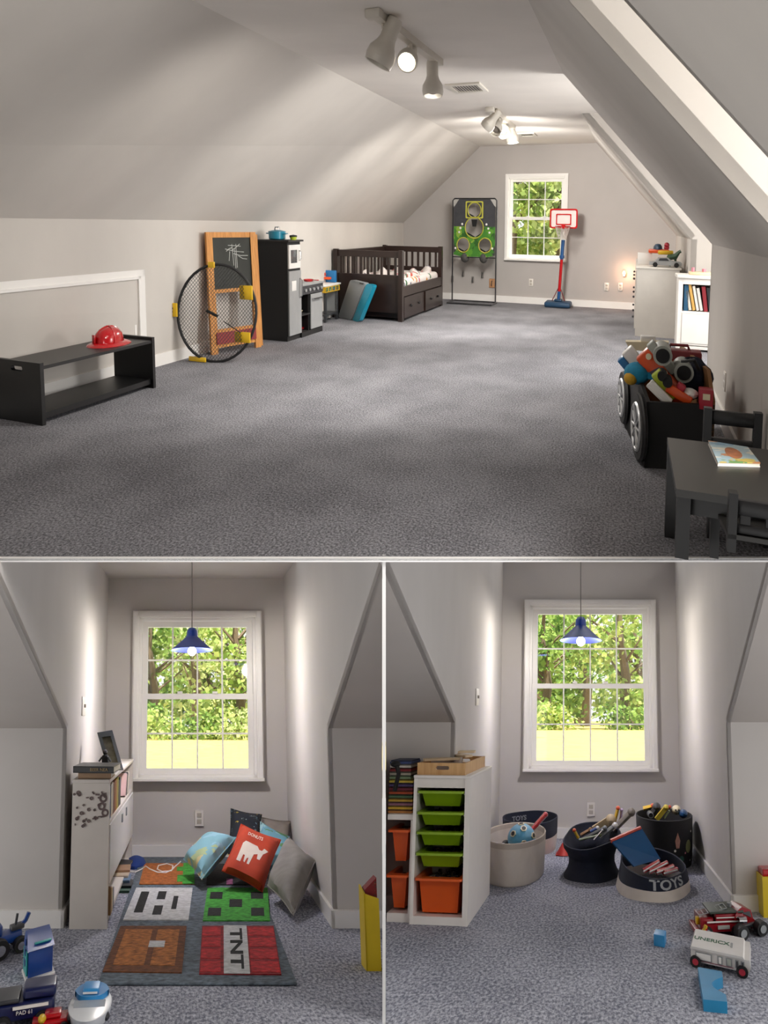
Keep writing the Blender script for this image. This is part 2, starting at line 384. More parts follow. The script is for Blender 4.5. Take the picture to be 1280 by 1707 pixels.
for b0, b1 in ((D1a, D1b), (D2a, D2b)):
    struct(A, 'ceiling', poly([(cR, b0, ZC), (1.9, b0, ZC), (1.9, b1, ZC), (cR, b1, ZC)], (0, 0, .06)), ceil_mat, 'flat dormer ceiling')
    struct(A, 'wall_dormer', poly([(cR, b1, ZC), (1.9, b1, ZC), (1.9, b1, 0), (aR, b1, 0), (aR, b1, ZR)], (0, .03, 0)), wall_grey)
    struct(A, 'wall_dormer', poly([(1.9, b0, 0), (1.9, b1, 0), (1.9, b1, ZC), (1.9, b0, ZC)], (.03, 0, 0)), wall_grey)
    struct(A, 'wall_dormer', poly([(cR, b0, ZC), (1.9, b0, ZC), (1.9, b0, 0), (aR, b0, 0), (aR, b0, ZR)], (0, -.03, 0)), wall_grey)
struct(A, 'ceiling', poly([(cR, BK, ZC), (2.4, BK, ZC), (2.4, NB, ZC), (cR, NB, ZC)], (0, 0, .06)), ceil_mat, 'flat ceiling of the bay around the viewer')
struct(A, 'wall_right', poly([(2.4, BK, 0), (2.4, NB, 0), (2.4, NB, ZC), (2.4, BK, ZC)], (.05, 0, 0)), wall_grey)
struct(A, 'wall_dormer', poly([(cR, NB, ZC), (2.4, NB, ZC), (2.4, NB, 0), (aR, NB, 0), (aR, NB, ZR)], (0, .03, 0)), wall_grey)
w0, w1 = A.dp(848, 296, BE), A.dp(939, 434, BE)
wa0, wa1, wz0, wz1 = w0.x, w1.x, w1.z, w0.z
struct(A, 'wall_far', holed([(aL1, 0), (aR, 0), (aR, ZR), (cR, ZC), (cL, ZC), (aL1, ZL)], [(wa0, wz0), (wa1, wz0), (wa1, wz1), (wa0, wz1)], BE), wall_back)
m = MB().box(aL1, aR, BE-.018, BE, 0, .10); struct(A, 'baseboard_far', m, white)
m = MB()
for i in range(1): m.hexa([(aL0, .9, 0), (aL0+.02, .9, 0), (aL1+.02, BE, 0), (aL1, BE, 0), (aL0, .9, .10), (aL0+.02, .9, .10), (aL1+.02, BE, .10), (aL1, BE, .10)])
struct(A, 'baseboard_left', m, white)
for b0, b1 in ((D1b, D2a), (D2b, BE)):
    struct(A, 'baseboard_right', MB().box(aR-.018, aR, b0, b1, 0, .10), white)
# moulded access panel on the left wall
def wl(b): return aL0+(aL1-aL0)*(b-.3)/(BE-.3)
q = A.wx(238, 449, wl(3.65)); pb, pz = q.y, q.z
m = MB()
for (o, w, d) in ((0, .05, .022), (.05, .02, .034), (.085, .018, .012)):
    for (b0, b1, zz0, zz1) in ((0.6, pb-o, pz-o-w, pz-o), (pb-o-w, pb-o, .02, pz-o)):
        m.hexa([(wl(b0)-.01, b0, zz0), (wl(b1)-.01, b1, zz0), (wl(b1)+d, b1, zz0), (wl(b0)+d, b0, zz0), (wl(b0)-.01, b0, zz1), (wl(b1)-.01, b1, zz1), (wl(b1)+d, b1, zz1), (wl(b0)+d, b0, zz1)])
struct(A, 'trim_2', m, white, 'white moulding of the access panel')

def window(room, name, a0, a1, z0, z1, b, cols, label, case=.052):
    """double-hung window: casing, jambs, two sashes, muntins, panes"""
    root = bpy.data.objects.new(name, None); COL.objects.link(root); root.location = room.world((a0, b, z0)); root['kind'] = 'structure'; root['label'] = label
    inv = Matrix.Translation(root.location).inverted()
    def st(nm, mb, mt, par=None):
        me = to_mesh(nm, mb, lambda p: room.world(p)-root.location, mt, smooth=False)
        ob = bpy.data.objects.new(nm, me); COL.objects.link(ob); ob.parent = par or root; return ob
    for x0, x1, y0, y1 in ((a0-case, a0, z0-case*.4, z1+case), (a1, a1+case, z0-case*.4, z1+case), (a0, a1, z1, z1+case)):
        st('casing', MB().box(x0, x1, b-.022, b+.005, y0, y1).box(x0+.01, x1-.01, b-.03, b-.02, y0+.01, y1-.01) if x1-x0 < .3 else MB().box(x0, x1, b-.022, b+.005, y0, y1).box(x0, x1, b-.03, b-.02, y0+.012, y1-.012), white)
    st('window_sill', MB().box(a0-case, a1+case, b-.045, b+.06, z0-case*.5, z0, .006), white)
    st('jamb', MB().box(a0, a0+.02, b, b+.1, z0, z1).box(a1-.02, a1, b, b+.1, z0, z1).box(a0, a1, b, b+.1, z1-.02, z1).box(a0, a1, b, b+.1, z0, z0+.02), white)
    zm = (z0+z1)/2
    for k, (s0, s1, bb) in enumerate(((z0+.02, zm+.02, b+.025), (zm-.02, z1-.02, b+.055))):
        x0, x1 = a0+.02, a1-.02; r = .042
        sash = st('sash', MB().box(x0, x0+r, bb, bb+.03, s0, s1).box(x1-r, x1, bb, bb+.03, s0, s1).box(x0+r, x1-r, bb, bb+.03, s0, s0+r).box(x0+r, x1-r, bb, bb+.03, s1-r, s1), white)
        gx0, gx1, gz0, gz1 = x0+r, x1-r, s0+r, s1-r; mu = .012
        for i in range(1, cols):
            x = gx0+(gx1-gx0)*i/cols; st('muntin', MB().box(x-mu/2, x+mu/2, bb+.006, bb+.024, gz0, gz1), white, sash)
        z = (gz0+gz1)/2; st('muntin', MB().box(gx0, gx1, bb+.005, bb+.025, z-mu/2, z+mu/2), white, sash)
        for i in range(cols):
            for j in range(2):
                st('pane', MB().box(gx0+(gx1-gx0)*i/cols, gx0+(gx1-gx0)*(i+1)/cols, bb+.013, bb+.016, gz0+(gz1-gz0)*j/2, gz0+(gz1-gz0)*(j+1)/2), pane_m, sash)
        if k == 0: st('sash_lock', MB().box((a0+a1)/2-.16, (a0+a1)/2-.12, bb-.012, bb+.02, s1, s1+.018).box((a0+a1)/2+.12, (a0+a1)/2+.16, bb-.012, bb+.02, s1, s1+.018), white, sash)
    return root
window(A, 'window_1', wa0, wa1, wz0, wz1, BE, 3, 'white window in the far wall of the attic')

# ---- the two dormer nooks
def nook(R_, nm, planes, back, knee, al, ar, zc, zk, slope_l, slope_r, floor_l, floor_r, wn, win, cols, wlabel):
    cl = lambda pts: clip(R_, pts, planes)
    m = MB(); m.uv = True
    fp = cl([(floor_l, 1.1, 0), (floor_r, 1.1, 0), (floor_r, back+.1, 0), (floor_l, back+.1, 0)])
    nf = len(fp); m.add(fp+[(p[0], p[1], -.02) for p in fp], [tuple(range(nf)), tuple(range(nf, 2*nf))[::-1]]+[(i, (i+1) % nf, nf+(i+1) % nf, nf+i) for i in range(nf)])
    struct(R_, 'floor', m, carpB)
    x0, z1 = win[0]; x1, z0 = win[1]
    outer = [(al, 0), (ar, 0), (ar, zc), (al, zc)]
    if R_.px((al, back, zc))[1] < 915: pass
    zt = min(zc, R_.dp(320 if R_ is B else 960, 912, back).z)
    struct(R_, 'wall_back', holed([(al, 0), (ar, 0), (ar, zt), (al, zt)], [(x0, z0), (x1, z0), (x1, z1), (x0, z1)], back), nook_wall)
    struct(R_, 'ceiling', poly(cl([(al, back, zc), (ar, back, zc), (ar, knee-.6, zc), (al, knee-.6, zc)]), (0, 0, .02)), nook_wall, 'flat ceiling of the nook')
    for side, a, (mm) in ((-1, al, slope_l), (1, ar, slope_r)):
        bt = knee-(zc-zk)/mm
        struct(R_, 'wall_left' if side < 0 else 'wall_right', poly(cl([(a, knee, 0), (a, back, 0), (a, back, zc), (a, bt, zc), (a, knee, zk)]), (side*.02, 0, 0)), nook_wall)
        e = floor_l if side < 0 else floor_r
        struct(R_, 'wall_left' if side < 0 else 'wall_right', poly(cl([(a, knee, 0), (e, knee, 0), (e, knee, zk), (a, knee, zk)]), (0, .02, 0)), nook_wall)
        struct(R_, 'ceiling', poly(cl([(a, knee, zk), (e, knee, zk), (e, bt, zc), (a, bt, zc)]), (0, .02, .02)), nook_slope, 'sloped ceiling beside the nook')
        # baseboards
        struct(R_, 'baseboard_left' if side < 0 else 'baseboard_right', MB().box(min(a, a-side*.016), max(a, a-side*.016), knee-.016, back, 0, .085), white)
        bb = cl([(a-side*.016, knee-.016, 0), (e, knee-.016, 0), (e, knee-.016, .085), (a-side*.016, knee-.016, .085)])
        struct(R_, 'baseboard_left' if side < 0 else 'baseboard_right', poly(bb, (0, .016, 0)), white)
    struct(R_, 'baseboard_back', MB().box(al, ar, back-.016, back, 0, .085), white)
    window(R_, wn, x0, x1, z0, z1, back, cols, wlabel)
def line_slope(R_, a, knee, zk, x, y):
    p = R_.wx(x, y, a); return (p.z-zk)/(knee-p.y)
PB = [(1, 933, 1), (0, 637, -1)]; PC = [(1, 933, 1), (0, 643, 1)]
bB = B.fl(330, 1428).y; kB = B.fl(560, 1545).y
alB, arB = B.dp(176, 1250, bB).x, B.dp(486, 1250, bB).x
alB = (alB+B.dp(108, 1300, kB).x)/2; arB = (arB+B.dp(537, 1300, kB).x)/2
zcB = B.dp(320, 964, bB).z; zkB = B.dp(320, 1214, kB).z
wB = [(B.dp(233, 1030, bB).x, B.dp(330, 1030, bB).z), (B.dp(425, 1030, bB).x, B.dp(330, 1296, bB).z)]
nook(B, 'B', PB, bB, kB, alB, arB, zcB, zkB, line_slope(B, alB, kB, zkB, 0, 970), line_slope(B, arB, kB, zkB, 637, 940), -1.6, 1.6, 'window_2', wB, 4, 'white window of the nook with the patterned rug')
bC = C.fl(960, 1397).y; kC = C.fl(1210, 1518).y
alC, arC = C.dp(826, 1250, bC).x, C.dp(1147, 1250, bC).x
alC = (alC+C.dp(767, 1300, kC).x)/2; arC = (arC+C.dp(1191, 1300, kC).x)/2
zcC = C.dp(960, 935, bC).z; zkC = C.dp(960, 1204, kC).z
wC = [(C.dp(884, 1010, bC).x, C.dp(980, 1010, bC).z), (C.dp(1083, 1010, bC).x, C.dp(980, 1281, bC).z)]
nook(C, 'C', PC, bC, kC, alC, arC, zcC, zkC, line_slope(C, alC, kC, zkC, 643, 940), line_slope(C, arC, kC, zkC, 1280, 945), -1.7, 1.7, 'window_3', wC, 4, 'white window of the nook with the toy baskets')
# partition between the nooks
def campt(x, y, z): return Vector((CAMP+W@(d3((x, y))*z)).tolist())
m = MB(); za, zb = 4.15, 10.6
m.hexa([campt(637.3, 1760, za), campt(642.7, 1760, za), campt(642.7, 1760, zb), campt(637.3, 1760, zb), campt(637.3, 925, za), campt(642.7, 925, za), campt(642.7, 925, zb), campt(637.3, 925, zb)])
struct(None, 'wall_partition', m, divider, 'thin white partition between the nooks')

# ---- the garden beyond the windows
lawn_m = mat('lawn_grass', '#b5a357', 0.95, 0.18, 1.2)
leafs = [leafmat('leaf_bright', '#6d8f3c', '#cdd88a'), leafmat('leaf_mid', '#4f7434', '#a3bd68'), leafmat('leaf_pale', '#87a35c', '#dde3aa')]
bark = mat('bark', '#6b5a48', 0.9, 0.3, 20)
def lawn(R_, zg, b0, b1, hw, label):
    m = MB().add([(-hw, b0, zg), (hw, b0, zg), (hw, b1, zg), (-hw, b1, zg)], [(0, 1, 2, 3)])
    solo(R_, 'lawn', label, 'lawn', (0, b0, zg), m, lawn_m, ab=True)
def tree(R_, x, b, zg, h, w, leaf, label, name='leafy_tree', n=1500, size=.3, low=0.12):
    t = Thing(R_, name, label, 'tree', (x, b, zg), group='trees beyond the lawn')
    k = R_.k; m = MB(); rng = random.Random(int(x*100+b*10))
    m.tube([(0, 0, 0), (.03*w, 0, h*.3), (-.03*w, 0, h*.6), (0, 0, h*.9)], [.035*h, .03*h, .02*h, .005*h], 7)
    for i in range(6):
        a = rng.uniform(0, 2*PI); z = h*rng.uniform(.25, .6); m.tube([(0, 0, z), (w*.35*math.cos(a), w*.3*math.sin(a)/k, z+h*.18)], [.012*h, .004*h], 5)
    t.part('trunk', m, bark)
    vs_, fs_ = [], []
    blobs = [(rng.uniform(-.36, .36)*w, rng.uniform(-.34, .34)*w/k, rng.uniform(low, .86)*h, rng.uniform(.13, .24)*w) for _ in range(26)]
    for i in range(n):
        bx, by, bz, br = rng.choice(blobs); u = Vector((rng.gauss(0, 1), rng.gauss(0, 1), rng.gauss(0, 1))).normalized()
        c = Vector((bx, by, bz))+Vector((u.x, u.y/k, u.z*.8))*br*rng.uniform(.75, 1.05)
        e1 = Vector((rng.gauss(0, 1), rng.gauss(0, 1), rng.gauss(0, 1))).normalized(); e2 = e1.cross(u); 
        if e2.length < .1: continue
        e2.normalize(); s_ = size*rng.uniform(.6, 1.3); o = len(vs_)
        for p, q in ((-1, 0), (-.1, .5), (1, 0), (-.1, -.5)):
            d = e1*(p*s_*.5)+e2*(q*s_*.8); vs_.append((c.x+d.x, c.y+d.y/k, c.z+d.z))
        fs_.append((o, o+1, o+2, o+3))
    mb = MB(); mb.v = vs_; mb.f = fs_
    me = to_mesh('foliage', mb, lambda p: t.M@Vector(p), leaf, smooth=False, recalc=False)
    ob = bpy.data.objects.new('foliage', me); COL.objects.link(ob); ob.parent = t.o; ob['kind'] = 'stuff'
def garden(R_, cx, hor, base, far_b, label, tl, wide):
    """trees stand where the lawn ends, on the floor line seen through the window"""
    zg = R_.dp(cx, base, far_b).z
    if R_ is not A: lawn(R_, zg, far_b*(.35 if R_ is not A else .97), far_b*(1.6 if R_ is not A else 1.3), 8, label)
    for (px_, db, h, w, li, lb, nm, sz, low) in tl:
        p = R_.dp(px_, base, far_b); tree(R_, p.x, far_b+db, zg, h, w, leafs[li], lb, nm, size=sz, low=low, n=1500 if nm == 'leafy_tree' else 700)
garden(B, 325, 1180, 1232, 26, 'sunlit lawn seen through the rug nook window', [
    (250, 1, 9.5, 6.5, 1, 'full green tree left of the rug nook window', 'leafy_tree', .42, .1), (325, 4, 11, 7.5, 2, 'tall pale green tree in the middle of the rug nook window', 'leafy_tree', .42, .1),
    (400, .5, 10.5, 6.5, 0, 'bright yellow green tree right in the rug nook window', 'leafy_tree', .42, .1), (350, 9, 12, 12, 1, 'broad dark tree furthest back in the rug nook window', 'leafy_tree', .6, .02),
    (225, 8, 12, 9, 0, 'light green tree behind the left of the rug nook window', 'leafy_tree', .5, .02), (420, 8, 12, 9, 2, 'pale tree behind the right of the rug nook window', 'leafy_tree', .5, .02),
    (265, -.5, 1.6, 4.0, 0, 'low bright bush at the lawn edge, left in the rug nook window', 'bush', .3, .05), (385, -.5, 1.5, 4.2, 2, 'low pale bush at the lawn edge, right in the rug nook window', 'bush', .3, .05), (325, -.2, 1.3, 4, 1, 'low dark bush at the lawn edge, middle of the rug nook window', 'bush', .3, .05)], 1)
garden(C, 980, 1180, 1216, 26, 'sunlit lawn seen through the basket nook window', [
    (905, 1, 9.5, 6.5, 1, 'full green tree left in the basket nook window', 'leafy_tree', .42, .1), (1040, .5, 10.5, 7, 0, 'bright yellow green tree right in the basket nook window', 'leafy_tree', .42, .1),
    (975, 5, 11, 8, 1, 'dark green tree in the middle of the basket nook window', 'leafy_tree', .42, .05), (960, 10, 13, 13, 2, 'broad pale tree furthest back in the basket nook window', 'leafy_tree', .6, .02),
    (870, 8, 12, 9, 0, 'light tree behind the left of the basket nook window', 'leafy_tree', .5, .02), (1090, 8, 12, 9, 1, 'green tree behind the right of the basket nook window', 'leafy_tree', .5, .02),
    (920, -.5, 1.3, 4.2, 0, 'low bright bush at the lawn edge, left in the basket nook window', 'bush', .3, .05), (1050, -.5, 1.3, 4.2, 1, 'low green bush at the lawn edge, right in the basket nook window', 'bush', .3, .05)], 1)
garden(A, 890, 376, 470, 22, 'lawn far below the attic end window', [
    (850, 0, 6.4, 3.6, 0, 'bright green tree left in the attic end window', 'leafy_tree', .3, .1), (930, .5, 6.2, 3.6, 2, 'pale yellow green tree right in the attic end window', 'leafy_tree', .3, .1),
    (890, 3, 7, 5, 0, 'yellow green tree in the middle of the attic end window', 'leafy_tree', .32, .05), (890, 7, 8.5, 8, 2, 'broad pale tree furthest back in the attic end window', 'leafy_tree', .45, .02)], 1)
# ================================================================== things in the long attic
black = mat('black_lacquer', '#0b0b0d', 0.42, 0.08, 6)
blackm = mat('black_matt', '#0d0d0f', 0.7, 0.08, 6)
redp = mat('red_gloss_plastic', '#b8141c', 0.18, 0.04)
silver = mat('silver_panel', '#a3a5a6', 0.35, 0.04, metal=0.2)
chrome = mat('chrome', '#c8c8cc', 0.15, 0.0, metal=1.0)
yellow = mat('yellow_plastic', '#dcb21a', 0.45, 0.06)
pine = wood('pine_wood', '#b87b3c', '#d89a55')
darkwood = mat('espresso_wood', '#2a1d19', 0.38, 0.12, 8)
blue = mat('blue_plastic', '#1f6fa8', 0.35, 0.05)
navy = mat('navy_cloth', '#161d31', 0.85, 0.12, bump=.15)
teal = mat('teal_enamel', '#1f86a2', 0.3, 0.05)
green = mat('green_plastic', '#5f9a2c', 0.4, 0.05)
orange = mat('orange_plastic', '#e0521a', 0.35, 0.05)
greyp = mat('grey_plastic', '#8b8f92', 0.45, 0.05)
darkg = mat('dark_grey_plastic', '#34363a', 0.45, 0.05)
whitep = mat('white_plastic', '#e8e6e2', 0.4, 0.03)
cream = mat('cream_plastic', '#e6d9b8', 0.5, 0.05)
paper = mat('paper_pages', '#e5dfd2', 0.8, 0.04)
brownp = mat('brown_card', '#8a6238', 0.7, 0.08)
pinkm = mat('pink_plastic', '#d98a9a', 0.5, 0.05)
lime = mat('lime_plastic', '#b7c93a', 0.45, 0.05)
darkred = mat('dark_red', '#7d1820', 0.5, 0.06)

# ---- bench
p0, p1, p2 = A.fl(3, 697), A.fl(71, 710), A.fl(252, 646)
L = p2.y-p1.y+.01; wd = .40
t = Thing(A, 'bench', 'low black lacquered bench with a shelf by the left wall', 'bench', (p1.x, p1.y, 0))
def slot(x0, x1, z0, z1): return rrect(x0, x1, z0, z1, (z1-z0)/2*.98, 5)
for y in (0, L-.022):
    t.part('side_panel', MB().plate([(-wd, 0), (0, 0), (0, .365), (-wd, .365)], [slot(-wd*.66, -wd*.40, .305, .335)], y, y+.022, 'xz'), black)
t.part('top', MB().box(-wd+.005, -.006, .022, L-.022, .325, .345), black)
t.part('shelf', MB().box(-wd+.03, -.03, .022, L-.022, .045, .065).box(-.034, -.022, .022, L-.022, .03, .066), black)
# ---- toy fire helmet
q = A.fl(182, 574, .345)
t = Thing(A, 'fire_helmet', 'shiny red toy fire helmet on the far end of the black bench', 'helmet', (q.x, q.y, .345), rot=-15)
t.part('brim', MB().lathe([(.001, .012), (.09, .012), (.128, .004), (.134, .001), (.128, .010), (.10, .022), (.09, .024)], 32, 1.0, 1.08), redp)
t.part('dome', MB().lathe([(.093, .015), (.092, .045), (.084, .078), (.062, .105), (.03, .120), (.001, .124)], 32), redp)
m = MB()
for a in (0, 90):
    m.X = R('Z', a); m.tube([(.095*math.cos(x), 0, .018+.109*math.sin(x)) for x in [PI*i/12 for i in range(13)]], .006, 6)
t.part('ridge', m, redp)
t.part('front_crest', MB().box(-.02, .02, -.107, -.098, .02, .08, .004), redp)

# ---- chalkboard easel
bl, br = A.fl(352, 592), A.fl(434, 578); tl, tr = A.dp(342, 387, bl.y+.02), A.dp(424, 387, br.y+.03)
Qe = Quad(bl, br, tl, tr)
t = Thing(A, 'chalkboard_easel', 'wooden easel with scribbled chalkboard leaning by the left wall', 'easel', bl)
for u0, u1 in ((0, .115), (.885, 1.0)): t.part('leg', Qe.box(MB(), u0, u1, 0, 1, -.02, .02), pine, ab=True)
for t0, t1 in ((.955, 1.0), (.50, .53), (.05, .08), (.175, .20)): t.part('rail', Qe.box(MB(), .1, .9, t0, t1, -.015, .015), pine, ab=True)
bd = t.part('chalkboard', Qe.box(MB(), .1, .9, .53, .955, -.008, .008), mat('slate_board', '#31332f', .8, .2, 4), ab=True)
m = MB(); rr = random.Random(3)
for (u0, t0, u1, t1) in ((.36, .86, .74, .83), (.42, .89, .68, .88), (.45, .84, .43, .76), (.5, .9, .52, .72), (.58, .9, .59, .70), (.52, .82, .82, .80), (.62, .80, .80, .77), (.38, .84, .5, .87), (.66, .9, .5, .85), (.55, .86, .56, .69)):
    m.tube([Qe.p(u0, t0, .011), Qe.p((u0+u1)/2, (t0+t1)/2+rr.uniform(-.01, .01), .011), Qe.p(u1, t1, .011)], .0035, 4)
t.part('chalk_scribble', m, mat('chalk', '#b9bbb6', .95, .1), parent=bd, ab=True)
t.part('tray_panel', Qe.box(MB(), .1, .9, .08, .175, .0, .03), mat('maroon_panel', '#8a2f30', .6, .06), ab=True)
bl2, br2 = bl+Vector((-.03, .07, 0)), br+Vector((-.03, .07, 0)); Qb = Quad(bl2, br2, tl+Vector((0, .03, 0)), tr+Vector((0, .03, 0)))
for u0, u1 in ((0, .08), (.92, 1.0)): t.part('leg', Qb.box(MB(), u0, u1, 0, .98, -.015, .015), pine, ab=True)

# ---- ring target with net
q = A.fl(361, 603); Rr = .325
t = Thing(A, 'ring_net_target', 'round black hoop with a net and yellow flags leaning on the easel', 'toy net', q, rot=0)
bm_r = q.y; Rr = 1.0
cc = A.dp(362, 522, bm_r)-q; ux = (A.dp(428, 522, bm_r+.08)-A.dp(296, 522, bm_r-.16))*.5; uz = (A.dp(363, 441, bm_r+.03)-A.dp(361, 603, bm_r-.01))*.5
def rp(a, r=1.0, n=0.0): return cc+ux*(r*math.cos(a))+uz*(r*math.sin(a))+Vector((0, -n, 0))
t.part('hoop', MB().tube([rp(2*PI*i/40) for i in range(40)], .012, 8, closed=True), blackm)
m = MB()
N = 17
for d in (-1, 1):
    for i in range(-N, N+1):
        o = i/N; h = math.sqrt(max(0, 1-o*o))*.985
        if h < .12: continue
        s_ = math.sqrt(.5)
        pa = ((o*s_-h*s_*d), (o*s_*d+h*s_)) if d > 0 else ((o*s_-h*s_), (-o*s_-h*s_)); 
        e1 = Vector((1, d)).normalized(); e2 = Vector((-d, 1)).normalized()
        a_, b_ = e2*o-e1*h, e2*o+e1*h
        f = lambda w: cc+ux*w.x+uz*w.y
        m.tube([f(a_), f(b_)], .0022, 3)
t.part('net', m, mat('net_cord', '#3a3a3c', .9, .1), kind='stuff')
for ang, wt, ht, sx in ((176, .115, .115, -1), (25, .13, .12, -1), (-30, .16, .09, -1), (97, .07, .05, 0), (-105, .18, .05, -1)):
    a = math.radians(ang); p = rp(a, 1.0, .02)
    fl = t.part('flag', MB().box(p.x-(wt if sx < 0 else wt/2), p.x+(.01 if sx < 0 else wt/2), p.y-.008, p.y+.008, max(.005, p.z-ht/2), p.z+ht/2, .004), yellow)
    if ang == 176:
        m = MB(); m.box(p.x-wt*.85, p.x-wt*.25, p.y-.011, p.y-.008, p.z+.008, p.z+.020); m.box(p.x-wt*.7, p.x-wt*.3, p.y-.011, p.y-.008, p.z-.022, p.z-.008)
        t.part('print', m, blackm, parent=fl)
t.part('strap', MB().tube([cc+Vector((-.09, -.03, .02)), cc+Vector((.03, -.03, -.02))], .012, 6).tube([cc+Vector((.1, -.03, -.06)), cc+Vector((.28, -.03, -.14))], .004, 5), blackm)

# ---- toy kitchen
q = A.fl(482, 570)
t = Thing(A, 'toy_kitchen', 'black and silver wooden toy kitchen with microwave and fridge', 'toy kitchen', q)
kw, d1, d2, hT, hC = .42, .235, .66, .99, .55
t.part('tower_body', MB().box(-kw, -.012, 0, d1, .05, hT).box(-kw, -.02, .0, d1, 0, .05), blackm)
t.part('top_board', MB().box(-kw-.01, .015, -.012, d1+.03, hT, hT+.018), black)
dr = t.part('fridge_door', MB().box(-.012, .004, .008, d1-.006, .055, .70), silver)
t.part('handle', MB().tube([(.004, d1-.03, .42), (.03, d1-.03, .44), (.03, d1-.03, .60), (.004, d1-.03, .62)], .007, 6), chrome, parent=dr)
t.part('ice_dispenser', MB().box(.004, .010, .05, .13, .50, .60, .004), whitep, parent=dr)
mw = t.part('microwave_door', MB().box(-.012, .006, .008, d1-.02, .725, .96), whitep)
t.part('glass', MB().box(.006, .010, .04, .15, .78, .91, .003), mat('dark_glass', '#4a4a4c', .15, .05), parent=mw)
t.part('handle', MB().tube([(.006, d1-.045, .80), (.03, d1-.045, .81), (.03, d1-.045, .89), (.006, d1-.045, .90)], .006, 6), chrome, parent=mw)
m = MB().box(-kw, -kw+.02, d1, d2, 0, hC).box(-kw, 0, d2-.02, d2, 0, hC-.02).box(-kw, 0, d1, d2, 0, .05).box(-kw, -.01, d1, d2, .22, .235).box(-kw, -.02, d1+.16, d1+.175, .05, hC-.1)
t.part('counter_body', m, blackm)
t.part('countertop', MB().box(-kw-.01, .02, d1, d2+.01, hC-.02, hC, .004), silver)
cp = t.part('control_panel', MB().box(-.005, .012, d1, d2, hC-.11, hC-.02), darkg)
for i in range(5): t.part('knob', MB().cyl((.012, d1+.06+i*.08, hC-.066), (.026, d1+.06+i*.08, hC-.066), .017, n=12), silver, parent=cp)
dr = t.part('oven_door', MB().box(-.012, .004, d1+.18, d2-.006, .06, hC-.12), silver)
t.part('handle', MB().tube([(.004, d1+.21, hC-.17), (.03, d1+.21, hC-.17), (.03, d2-.05, hC-.17), (.004, d2-.05, hC-.17)], .008, 6), chrome, parent=dr)
t.part('faucet', MB().tube([(-.2, d1+.1, hC)]+[(-.2+.0, d1+.1, hC+.13)]+[(-.15+.05*math.cos(x), d1+.1, hC+.13+.05*math.sin(x)) for x in [PI-PI*i/8 for i in range(9)]]+[(-.10, d1+.1, hC+.10)], .010, 7), chrome)
t.part('sink_basin', MB().box(-.3, -.06, d1+.05, d1+.22, hC, hC+.006, .002), greyp)
t.part('backsplash', MB().box(-kw, -kw+.02, d1, d2, hC, hC+.16), blackm)
for nm, lb, yy, zz, sz, mt in (('toy_bowl', 'cream toy dish on the middle shelf of the toy kitchen', d1+.07, .237, .055, cream), ('toy_plate', 'red toy dish at the bottom of the toy kitchen', d1+.09, .052, .06, redp)):
    solo(A, nm, lb, 'dish', (q.x-.10, q.y+yy, zz), MB().lathe([(.001, .004), (.03, .004), (sz, .03), (sz+.004, .03), (.03, 0), (.001, 0)], 16), mt)
solo(A, 'toy_cup', 'small white toy cup at the bottom of the toy kitchen', 'cup', (q.x-.2, q.y+d1+.05, .052), MB().lathe([(.001, 0), (.03, 0), (.035, .07), (.031, .07), (.027, .006), (.001, .006)], 14), whitep)
solo(A, 'toy_knife_block', 'red toy knife block on the toy kitchen counter', 'toy', (q.x-.3, q.y+d1+.33, hC), MB().box(-.04, .04, -.05, .05, 0, .10, .008).box(-.03, -.01, -.02, .02, .1, .14).box(.01, .03, -.02, .02, .1, .13), redp)
solo(A, 'toy_skillet', 'red toy pan lying on the toy kitchen counter', 'pan', (q.x-.12, q.y+d1+.32, hC), MB().lathe([(.001, 0), (.05, 0), (.06, .022), (.056, .022), (.047, .005), (.001, .005)], 16).box(.05, .14, -.008, .008, .012, .022, .003), redp)
# pot on top
w = A.dp(462, 408, q.y+.12)
t = Thing(A, 'toy_pot', 'blue enamel toy pot with lid on top of the toy kitchen', 'pot', (w.x, q.y+.12, hT+.018))
t.part('pot_body', MB().lathe([(.001, 0), (.085, 0), (.098, .01), (.1, .075), (.001, .075)], 24, 1, .7), teal)
t.part('lid', MB().lathe([(.103, .075), (.103, .083), (.05, .095), (.001, .098)], 24, 1, .7), teal)
t.part('lid_handle', MB().tube([(-.03, 0, .092), (-.025, 0, .125), (.025, 0, .125), (.03, 0, .092)], .007, 6), chrome)
for s_ in (-1, 1): t.part('handle', MB().tube([(s_*.095, -.03, .06), (s_*.125, -.02, .062), (s_*.125, .02, .062), (s_*.095, .03, .06)], .006, 6), teal)
w = A.dp(489, 408, q.y+.14)
t = Thing(A, 'toy_pan', 'small green and black toy pan beside the blue pot', 'pan', (w.x+.0, q.y+.14, hT+.018))
t.part('pan_body', MB().lathe([(.001, 0), (.03, 0), (.04, .03), (.001, .03)], 16), lime); t.part('lid', MB().lathe([(.042, .03), (.04, .045), (.001, .052)], 16), blackm)

